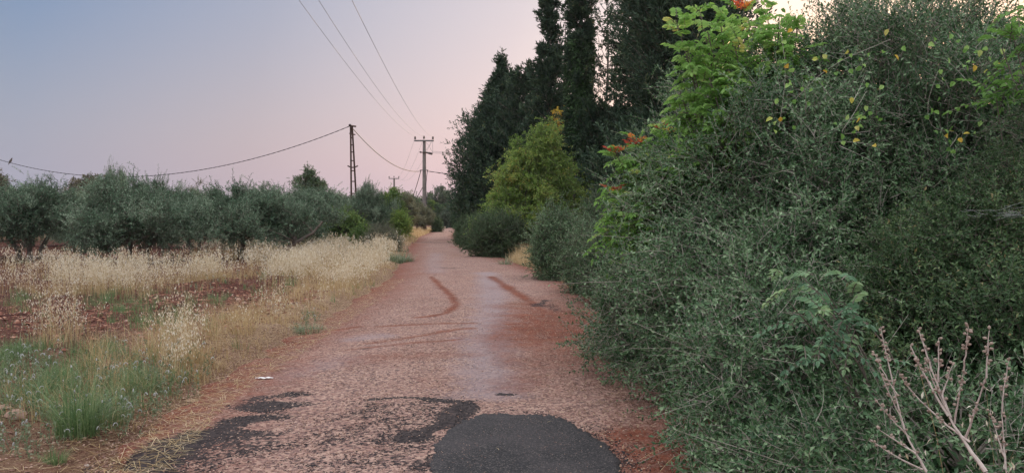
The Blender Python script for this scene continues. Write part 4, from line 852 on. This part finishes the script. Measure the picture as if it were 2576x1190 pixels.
# leafy dry blades under and around the oats
def blades(g, x, y, z, h, w, tint, lean=.5, K=4, ang=None):
    n = len(x); t = np.linspace(0, 1, K)[None, :, None]; a = rg.uniform(0, 6.28, n) if ang is None else ang + rg.normal(0, .5, n); l_ = np.abs(rg.normal(0, lean, n))
    ld = np.stack([np.cos(a) * l_, np.sin(a) * l_, -.25 * l_], 1); b = np.stack([x, y, z], 1)
    p_ = b[:, None] + np.array([0, 0, 1.]) * h[:, None, None] * t + ld[:, None] * h[:, None, None] * t ** 2
    ribbons(g, p_, w[:, None] * (1 - .85 * t[..., 0]), nrm(np.stack([np.sin(a) + .3, -np.cos(a), 0 * a], 1)), tint)
for n, a, b in ((50000, 582, 760), (60000, 760, 1110)):
    px, py, x, y, d = sample(n, a, b, per=20, sp=.07); n = len(x); w = np.maximum(ell(px, py, OAT), np.clip(1.15 - np.abs(d - 1.0) / 1.1, 0, .85) * np.clip((1130 - py) / 120, 0, 1)) * (1 - .85 * ell(px, py, BARE)) * (1 - .92 * ell(px, py, GRN)) * np.where(py > 960, np.clip(px / 420, .15, 1), 1) * (.8 + .5 * np.clip(wn(x, y, 1.1, 3), -.8, .8))
    kp = (np.repeat(rg.random(n // 20), 20) < w) & (d > .12 + .2 * rg.random(n)); px, py, x, y, d = (q[kp] for q in (px, py, x, y, d)); n = len(x)
    s_ = np.clip(y / 12, 1, 3.0); h = rg.uniform(.08, .42, n) * np.clip(.3 + d / 1.6, .25, 1)
    blades(g1, x, y, gz(x, y), h, .0042 * s_, np.clip(np.repeat(rg.normal(.42, .22, n // 4 + 1), 4)[:n] + rg.normal(0, .12, n), 0, 1), .95)
# lit dry grass at the foot of the concrete pole, clump by the right bushes, far verge
for (cx, cy, rx, ry, n, h0) in ((1085, 586, 60, 9, 7500, .35), (1045, 590, 35, 8, 2000, .6), (1000, 604, 60, 8, 2500, .5), (1318, 664, 40, 12, 2600, .5), (1330, 655, 34, 9, 900, .7), (1425, 735, 28, 30, 900, .35), (1190, 571, 40, 2, 600, .6), (1355, 680, 40, 8, 500, .2)):
    px = cx + rg.normal(0, .5, n) * rx; py = np.maximum(cy + rg.normal(0, .5, n) * ry, 556); q = G(px, py); x, y = q[:, 0], q[:, 1]
    kp = (np.maximum(eL(y) - x, x - eR(y)) > -.15); x, y = x[kp], y[kp]; n = len(x); s_ = np.clip(y / 12, 1, 6)
    blades(g1, x, y, gz(x, y), rg.uniform(.3, 1, n) * h0, .005 * s_, np.clip(rg.normal(.6, .2, n), 0, 1), .5)
# straw lying flat on the verge
n = 5200; yy = 4 + 16 * rg.random(n) ** 1.5; dd = np.abs(rg.normal(.15, .55, n)) - .35; xx = eL(yy) - dd; a = rg.uniform(0, 6.28, n); l_ = rg.uniform(.04, .22, n); t = np.linspace(-.5, .5, 3)[None, :, None]
zz_ = np.maximum(gz(xx, yy), np.where(dd < .1, roadz(xx, yy) - .005, -1)) + .014
p_ = np.stack([xx, yy, zz_], 1)[:, None] + np.stack([np.cos(a), np.sin(a), rg.normal(0, .05, n)], 1)[:, None] * l_[:, None, None] * t
ribbons(g1, p_, np.full((n, 3), .0032), np.stack([-np.sin(a), np.cos(a), 0 * a], 1), np.clip(rg.normal(.6, .25, n), 0, 1))
# a few straws on the patch and by the hedge
xx = np.array([.62, .70, .58, .95, 1.02, -.1, .3, .78, 1.1]); yy = np.array([5.7, 5.55, 5.9, 5.2, 5.0, 5.3, 6.0, 5.35, 5.4]); a = np.array([2.4, 2.2, .3, .9, 1.1, 2.0, .5, 1.4, .7]); n = 9; l_ = np.array([.16, .12, .08, .30, .34, .05, .05, .10, .22]); t = np.linspace(-.5, .5, 3)[None, :, None]
p_ = np.stack([xx, yy, roadz(xx, yy) + .04], 1)[:, None] + np.stack([np.cos(a), np.sin(a), 0 * a], 1)[:, None] * l_[:, None, None] * t + np.array([0, 0, -.006]) * np.abs(t) * 2
ribbons(g1, p_, np.full((n, 3), .003), np.stack([-np.sin(a), np.cos(a), 0 * a], 1), .8)
tag(g1.build('dry_grass', M['straw']), 'straw coloured dry grass stems and blades covering the left field and verges', 'dry grass', kind='stuff')
tag(g2.build('wild_oats', M['oat']), 'pale hanging seed heads of the wild oats on the left field', 'wild oats', kind='stuff')
g = Geo(); n = 90000; px, py, x, y, d = sample(n, 600, 1120, per=18, sp=.06); n = len(x); w = ell(px, py, GRN) * (.6 + .7 * np.clip(wn(x, y, .8, 2), -.6, .8)) + .05
kp = (np.repeat(rg.random(n // 18), 18) < w) & (d > .3); x, y = x[kp], y[kp]; n = len(x); s_ = np.clip(y / 12, 1, 2.5)
blades(g, x, y, gz(x, y), rg.uniform(.06, .26, n), .0055 * s_, np.clip(rg.normal(.5, .2, n), 0, 1), .7)
tag(g.build('green_grass', M['grass']), 'patches of short green grass between the dry oats', 'grass', kind='stuff')
# grey green weeds with pale curled flower heads
WEED = [(30, 1150, 90, 40, .8), (130, 1110, 120, 30, .7), (280, 1100, 60, 30, .5), (60, 980, 90, 50, 1.1), (100, 1040, 130, 40, 1.1), (330, 1000, 120, 60, .8), (430, 950, 90, 45, .7), (250, 1060, 90, 40, .9), (520, 740, 60, 15, .5), (640, 705, 50, 12, .7), (1000, 635, 35, 14, .8), (985, 655, 40, 20, .5), (775, 820, 40, 22, .9), (120, 850, 60, 20, .4), (210, 740, 50, 20, .4), (410, 1040, 60, 20, .7), (1272, 655, 10, 8, 1.0), (60, 1090, 80, 25, .5), (300, 920, 60, 25, .5)]
g, gh = Geo(), Geo(); n = 34000; px, py, x, y, d = sample(n, 600, 1180, -80, 1300); w = ell(px, py, WEED); dm = np.maximum(d, x - eR(y)); kp = (rg.random(n) < w * .36 * (.6 + .9 * np.clip(wn(x, y, .9, 1), -.5, .7))) & (dm > .12); x, y = x[kp], y[kp]; n = len(x)
s_ = np.clip(y / 10, 1, 2.6); h = rg.uniform(.08, .26, n); a = rg.uniform(0, 6.28, n); l_ = rg.uniform(0, .7, n); dr = nrm(np.stack([np.cos(a) * l_, np.sin(a) * l_, np.ones(n)], 1)); b = np.stack([x, y, gz(x, y)], 1)
t = np.linspace(0, 1, 3)[None, :, None]; ribbons(g, b[:, None] + dr[:, None] * h[:, None, None] * t, np.broadcast_to((.003 * s_)[:, None], (n, 3)), nrm(np.stack([np.sin(a) + .2, np.cos(a), 0 * a], 1)), .5)
u = rg.uniform(.1, 1, (n, 11, 1)); q = (b[:, None] + dr[:, None] * h[:, None, None] * u).reshape(-1, 3); m_ = len(q)
leafgeo(g, q, dirs(m_, rg) + [0, 0, .5], dirs(m_, rg) + [0, 0, .8], np.repeat(.026 * s_, 11) * rg.uniform(.6, 1.3, m_), np.repeat(.011 * s_, 11), rg.random(m_))
hh = rg.random(n) < .30; tp = (b + dr * h[:, None])[hh]; sn = s_[hh]; u = np.linspace(0, 1, 7); k = len(tp); aa = rg.uniform(0, 6.28, k)
cur = np.stack([np.cos(aa)[:, None] * .016 * (1 - np.cos(u * 3.6)) , np.sin(aa)[:, None] * .016 * (1 - np.cos(u * 3.6)), .018 * np.sin(u * 3.6)[None] + 0 * aa[:, None]], -1)
tubes(gh, tp[:, None] + cur * np.sqrt(sn)[:, None, None], .0042 * np.sqrt(sn)[:, None] * (1 - .5 * u[None]), 4, rg.random(k))
tag(g.build('weeds', M['weed']), 'low grey green weeds on the verge at the lower left', 'weeds', kind='stuff'); tag(gh.build('weed_flowers', M['weedhead']), 'pale curled flower heads standing on the grey green weeds', 'flowers', kind='stuff')
# big green tuft in the lower left and a thistle like one by the road
def tuft(loc, r, h, n, label, name='grass_tuft', mat='grass', w=.004, lean=.6, seedn=0):
    g = Geo(); a = rg.uniform(0, 6.28, n); q = np.sqrt(rg.random(n)) * r; hh = h * rg.uniform(.3, 1.1, n)
    blades(g, q * np.cos(a), q * np.sin(a), np.zeros(n) - .01, hh, np.full(n, w), np.clip(rg.normal(.5, .32, n), 0, 1), lean, 5, a)
    o = g.build(name, M[mat]); o.location = loc; tag(o, label, 'grass', 'green tufts on the verge'); return o
def gl(px, py): q = G(px, py); return (float(q[0]), float(q[1]), float(gz(q[0], q[1])))
tuft(gl(195, 1115), .15, .50, 420, 'big bushy green grass tuft in the lower left corner', w=.0048, lean=.8)
tuft(gl(140, 1178), .07, .12, 200, 'small green sprout just below the big grass tuft')
tuft(gl(255, 1085), .20, .26, 420, 'mid sized green tuft right behind the big one')
tuft(gl(775, 835), .22, .17, 420, 'grey green tuft at the left road edge where the red tracks begin', mat='weed', w=.009, lean=1.1)
tuft(gl(1272, 668), .22, .40, 150, 'thin pale green tuft beside the dry grass clump on the right verge', mat='weed', w=.012, lean=.8)
tuft(gl(1005, 660), .5, .45, 420, 'grey green tuft at the left road edge beyond the oats', mat='weed', w=.02, lean=.9)

# dead leaves under the hedge edge
M['deadleaf'] = foliage('dead leaf', [(0, (.10, .055, .035)), (.5, (.22, .13, .08)), (1, (.42, .30, .19))], .1)
g = Geo(); n = 9000; yy = 3.0 + 15 * rg.random(n) ** 1.2; hx = np.interp(yy, [3, 5, 6, 7, 10, 14, 18], [1.5, 1.1, .95, .80, .95, 1.2, 1.5]); xx = hx + rg.normal(.25, .38, n); kp = xx > hx - .75; xx, yy = xx[kp], yy[kp]; n = len(xx)
d3 = dirs(n, rg) * [1, 1, .25]; leafgeo(g, np.stack([xx, yy, np.maximum(roadz(xx, yy), gz(xx, yy)) + .012], 1), d3, dirs(n, rg) * .4 + [0, 0, 1], rg.uniform(.015, .04, n), rg.uniform(.008, .016, n), rg.random(n))
tag(g.build('leaf_litter', M['deadleaf']), 'brown dead leaves lying along the foot of the hedge', 'leaf litter', kind='stuff')

# stones
def stone(px, py, size, label, mat='stone', group='loose stones on the left verge', flat=.6):
    g = Geo(); bm_v = []; n1, n2 = 7, 10
    for i_ in range(n1):
        ph = math.pi * (i_ + .02) / (n1 - .96)
        for j_ in range(n2):
            a = 6.283 * j_ / n2; r_ = 1 + rg.uniform(-.16, .16); bm_v.append((math.sin(ph) * math.cos(a) * r_ * size, math.sin(ph) * math.sin(a) * r_ * size * .75, (math.cos(ph) * flat * r_ + .25) * size))
    i = np.arange(n1 * n2).reshape(n1, n2); j = np.roll(i, -1, 1); g.add(bm_v, [np.stack([i[:-1], i[1:], j[1:], j[:-1]], -1).reshape(-1, 4), i[0][None], i[-1][::-1][None]])
    o = g.build('stone', M[mat]); o.location = gl(px, py); o.rotation_euler = (0, 0, rg.uniform(0, 6)); return tag(o, label, 'stone', group)
stone(42, 1082, .075, 'largest pinkish rock at the left edge beside the grey weeds', 'redstone')
stone(12, 1062, .05, 'rock at the very left edge behind the largest pinkish one', 'redstone')
stone(218, 1168, .022, 'small pale stone just below the big grass tuft')
stone(393, 1118, .020, 'small flat white stone in the dark tar streak')
stone(585, 1002, .018, 'tiny pale stone at the end of the dry grass', 'stone')
stone(550, 1048, .024, 'dark reddish stone at the road edge near the weeds', 'redstone')
stone(1532, 1022, .022, 'single pinkish stone under the edge of the hedge', 'redstone', None)
stone(600, 768, .06, 'reddish stone on the bare soil patch', 'redstone'); stone(615, 775, .045, 'smaller stone beside the one on the bare soil', 'redstone'); stone(320, 822, .05, 'reddish clod like stone between green grass patches', 'redstone')
g = Geo(); n = 10; a = np.linspace(-.09, .09, n); v = np.stack([np.stack([a, .022 * np.sin(np.linspace(0, 3.1, n)) * s_ * rg.uniform(.5, 1.2, n) + .006 * s_, .012 + .012 * rg.random(n)], 1) for s_ in (-1, 0, 1)]).reshape(-1, 3); i = np.arange(3 * n).reshape(3, n)
g.add(v, [np.stack([i[:-1, :-1], i[:-1, 1:], i[1:, 1:], i[1:, :-1]], -1).reshape(-1, 4)]); o = g.build('paper_scrap', M['litter']); q = G(665, 961); o.location = (q[0], q[1], float(roadz(q[0], q[1]))); tag(o, 'small crumpled white scrap lying on the left edge of the road', 'litter')
sm = o.modifiers.new('thick', 'SOLIDIFY'); sm.thickness = .003

# ------------------------------------------------------------------ utility poles, wires, bird
def pole(loc, H, label, lower=True, guys=True, sc_=1):
    root = empty('utility_pole', loc, label, 'utility pole', 'concrete utility poles')
    g = Geo(); lathe(g, (0, 0, -.2), [(.235, 0), (.225, 1.5), (.18, H - 1.5), (.15, H), (.145, H + .15)], 14); g.build('shaft', M['concrete'], root, True)
    g = Geo(); box(g, (0, -.2, H - .05), (1.98, .09, .13)); box(g, (0, -.2, H - .05 + .07), (1.98, .12, .015)); box(g, (0, -.02, H - .05), (.30, .5, .10)); ca = g.build('crossarm', M['steel'], root)
    for dx in (-.90, 0, .90):
        g = Geo(); z0 = H + .03 + (.05 if dx == 0 else 0); lathe(g, (dx, -.2, z0), [(.02, 0), (.02, .08), (.10, .09), (.11, .13), (.07, .16), (.11, .18), (.105, .23), (.065, .26), (.085, .29), (.08, .34), (.03, .37)], 10); g.build('insulator', M['porcelain'], root, True)
    g = Geo()
    box(g, (0, -.2, H - 3.0), (.85, .07, .07)); box(g, (0, -.02, H - 3.0), (.26, .5, .06)); g.build('bracket', M['steel'], root)
    for dx in (-.34, .36):
        g = Geo(); lathe(g, (dx, -.22, H - 3.16), [(.03, 0), (.06, .03), (.05, .1), (.06, .14), (.02, .17)], 8); g.build('clamp', M['porcelain'], root, True)
    if lower:
        g = Geo(); box(g, (-.02, -.24, H - 1.22), (.62, .10, .09)); box(g, (0, -.02, H - 1.22), (.30, .5, .06)); g.build('equipment_bracket', M['rust'], root)
        g = Geo(); lathe(g, (.18, -.24, H - 1.22), [(.03, 0), (.07, .03), (.10, .10), (.075, .14), (.11, .19), (.08, .24), (.12, .30), (.12, .62), (.08, .70)], 10, axis=(1, 0, -.22)); g.build('fuse_holder', M['porcelain'], root, True)
        g = Geo(); lathe(g, (-.46, -.24, H - 1.18), [(.03, 0), (.08, .04), (.09, .16), (.04, .22)], 8, axis=(1, 0, -.1)); g.build('fuse_holder', M['porcelain'], root, True)
        g = Geo(); tubes(g, [[(.9, -.2, H), (.86, -.22, H - .6), (.88, -.24, H - 1.3)], [(0, -.2, H), (.5, -.3, H - .55), (.85, -.24, H - 1.2)], [(.9, -.2, H), (.6, -.3, H - .5), (.12, -.2, H - 1.1)]], .012, 4); g.build('jumper_wires', M['wire'], root)
        g = Geo(); tubes(g, [[(.36, -.22, H - 3.1), (.26, -.24, H - 3.6), (.20, -.24, H - 4.5), (.22, -.24, H - 6.5)]], .025, 5); g.build('down_cable', M['cable'], root)
    return root
PB = P(1068, 583, 78.0); HT = float(P(1068, 354, 78.0)[2])
pole((float(PB[0]), 78.0, 0), HT, 'tall near concrete utility pole with crossarm and fuse gear beside the road')
FB = P(992, 560, 144.0); HF = float(P(992, 449, 144.0)[2])
pole((float(FB[0]), 144.0, 0), HF, 'distant small concrete utility pole with crossarm above the bushes', lower=False)
# rusty lattice pole of two channels joined by battens
lb = at(893, 54); HL = float(P(884, 318, 54)[2]); lt = float(P(884, 318, 54)[0]) - lb[0]
root = empty('lattice_pole', lb, 'slim rusty two legged steel pole leaning slightly left over the bushes', 'utility pole')
def lx(z, s): return lt * z / HL + s * (.24 - .185 * z / HL)
for s_ in (-1, 1):
    g = Geo(); zz_ = np.linspace(-.1, HL, 12)
    for w_, dx in ((.10, 0),):
        tubes(g, np.stack([[lx(z_, s_) for z_ in zz_], 0 * zz_, zz_], 1), .062, 4, cap=True)
    g.build('leg', M['rust'], root)
for z_ in (.6, 1.5, 2.35, 3.2, 4.05, 4.8, 5.5, 6.1, 6.6, 7.1, 7.5): g = Geo(); box(g, (lt * z_ / HL, 0, z_), (2 * (.24 - .185 * z_ / HL), .09, .07)); g.build('batten', M['rust'], root)
for z_, w_, th_ in ((HL + .02, .50, .10), (HL - .55, .42, .07)):
    g = Geo(); tubes(g, np.array([[lt - w_ * .35, 0, z_ + .05], [lt, 0, z_], [lt + w_ * .65, 0, z_ - .04]]), th_ * .6, 4, cap=True); g.build('crossarm', M['rust'], root)
zc = float(P(890, 421, 54)[2]); g = Geo(); tubes(g, np.array([[lx(zc, 0) - .36, 0, zc + .10], [lx(zc, 0) - .18, 0, zc + .01], [lx(zc, 0), 0, zc - .02], [lx(zc, 0) + .18, 0, zc + .01], [lx(zc, 0) + .36, 0, zc + .10]]), .045, 4, cap=True); g.build('step_bracket', M['rust'], root)
g = Geo(); lathe(g, (lt - .1, 0, HL + .02), [(.05, 0), (.1, .04), (.09, .10), (.03, .14)], 8); g.build('insulator', M['porcelain'], root)

def span(a, b, sag, n=60):
    a, b = np.array(a, float), np.array(b, float); t = np.linspace(0, 1, n)[:, None]; p_ = a + (b - a) * t; p_[:, 2] -= (4 * sag * t * (1 - t))[:, 0]; return p_
def wire(pts, r, label, mat='wire', group='overhead line wires', name='power_line', twist=False):
    g = Geo()
    if twist:
        s_ = np.arange(len(pts)) * 1.1; o_ = r * .45
        for k in range(2): tubes(g, pts + np.stack([0 * s_, np.cos(s_ + k * 3.14) * o_, np.sin(s_ + k * 3.14) * o_], 1), r * .62, 5)
    else: tubes(g, pts, r, 5)
    return tag(g.build(name, M[mat], None, True), label, 'power line', group)
PX, PY_ = float(PB[0]), 77.8
for k, (dx, bx, bz, sg_) in enumerate([(-.90, -3.8, 9.0, 1.5), (0, -3.6, 10.0, 2.0), (.90, -2.0, 8.5, 1.8)]):
    wire(span((PX + dx, PY_, HT + .36), (bx, -12, bz), sg_), .0072, ['left one of the three thin wires rising to the top of the picture', 'middle one of the three thin wires rising to the top of the picture', 'right one of the three thin wires rising to the top of the picture'][k])
    wire(span((PX + dx, PY_, HT + .36), (float(FB[0]) + dx, 143.8, HF + .36), 2.2), .010, ['left thin wire sagging between near and distant pole', 'middle thin wire sagging between near and distant pole', 'right thin wire sagging between near and distant pole'][k])
    wire(span((PX + .85, PY_ - .04, HT - 1.1 - .09 * k), P(1700, 380 + 4 * k, 95), .5), .012, ['upper thin wire running right from the fuse gear to the cypresses', 'middle thin wire running right from the fuse gear', 'lower thin wire running right from the fuse gear'][k])
cab = span((lb[0] + lt, 54, HL + .05), (-50.24, 70, 8.0), 3.2, 260)
wire(cab, .030, 'thick black twisted cable sagging across the left sky above the olives', 'cable', 'twisted black cables', 'cable', True)
wire(span((lb[0] + lt, 54, HL - .05), (PX - .34, PY_, HT - 3.1), .95, 120), .034, 'black twisted cable sagging from the lattice pole to the concrete pole', 'cable', 'twisted black cables', 'cable', True)
wire(span((PX + .36, PY_, HT - 3.1), P(1500, 445, 90), .6, 80), .040, 'black cable running right from the concrete pole behind the cypress', 'cable', 'twisted black cables', 'cable', True)
wire(span((float(FB[0]) + .36, 143.8, HF - 3.1), P(1100, 500, 120), .6, 60), .035, 'faint cable running right from the distant pole behind the near one', 'cable', 'twisted black cables', 'cable')
wire(span((PX - .34, PY_, HT - 3.1), P(1030, 515, 84), .25, 60), .035, 'outer of two cables slanting down left from the concrete pole', 'cable', 'slanting cables at the concrete pole', 'cable')
wire(span((PX - .1, PY_ + .1, HT - 4.6), P(1036, 515, 84), .1, 60), .035, 'inner of two cables slanting down left from the concrete pole', 'cable', 'slanting cables at the concrete pole', 'cable')
# bird on the cable
bx_, by_ = proj(cab[:, 0], cab[:, 1], cab[:, 2]); k = int(np.abs(bx_ - 27).argmin()); c_ = cab[k] + [0, 0, .05]
root = empty('bird', tuple(float(v_) for v_ in c_), 'small grey brown bird perched on the black cable at the left', 'bird')
g = Geo(); sp = np.array([[-.20, 0, -.22], [-.13, 0, -.10], [-.07, 0, 0], [0, 0, .10], [.06, 0, .20], [.09, 0, .27], [.12, 0, .33], [.15, 0, .37]]); tubes(g, np.stack([sp[:, 0], sp[:, 1], sp[:, 2]], 1), [.015, .03, .07, .10, .085, .055, .062, .02], 10, cap=True); g.build('body', M['feather'], root, True)
g = Geo(); lathe(g, (.155, 0, .365), [(.016, 0), (.009, .03), (.001, .055)], 6, axis=(1, 0, .1)); g.build('beak', M['cable'], root)
for s_ in (-1, 1):
    g = Geo(); tubes(g, [(0, .03 * s_, .03), (.01, .03 * s_, -.03)], .008, 5); g.build('leg', M['cable'], root)
    g = Geo(); v = np.array([[.05, .075 * s_, .19], [.0, .105 * s_, .12], [-.08, .075 * s_, -.02], [-.17, .035 * s_, -.15], [-.07, .06 * s_, .07]]); g.add(v, [[[0, 1, 2, 4], [4, 2, 3, 0][::1]]]); 
    w_ = g.build('wing', M['feather'], root); md = w_.modifiers.new('thick', 'SOLIDIFY'); md.thickness = .012

# evening haze: pale even air over the whole place
m, t, o = newmat('haze'); pvn = N(t, 'ShaderNodeVolumePrincipled'); pvn.inputs['Density'].default_value = .0002; pvn.inputs['Color'].default_value = (.93, .91, .96, 1); pvn.inputs['Anisotropy'].default_value = .2
t.links.new(pvn.outputs[0], o.inputs['Volume'])
g = Geo(); box(g, (0, 300, 14), (1500, 1500, 32)); tag(g.build('haze', m), kind='stuff')
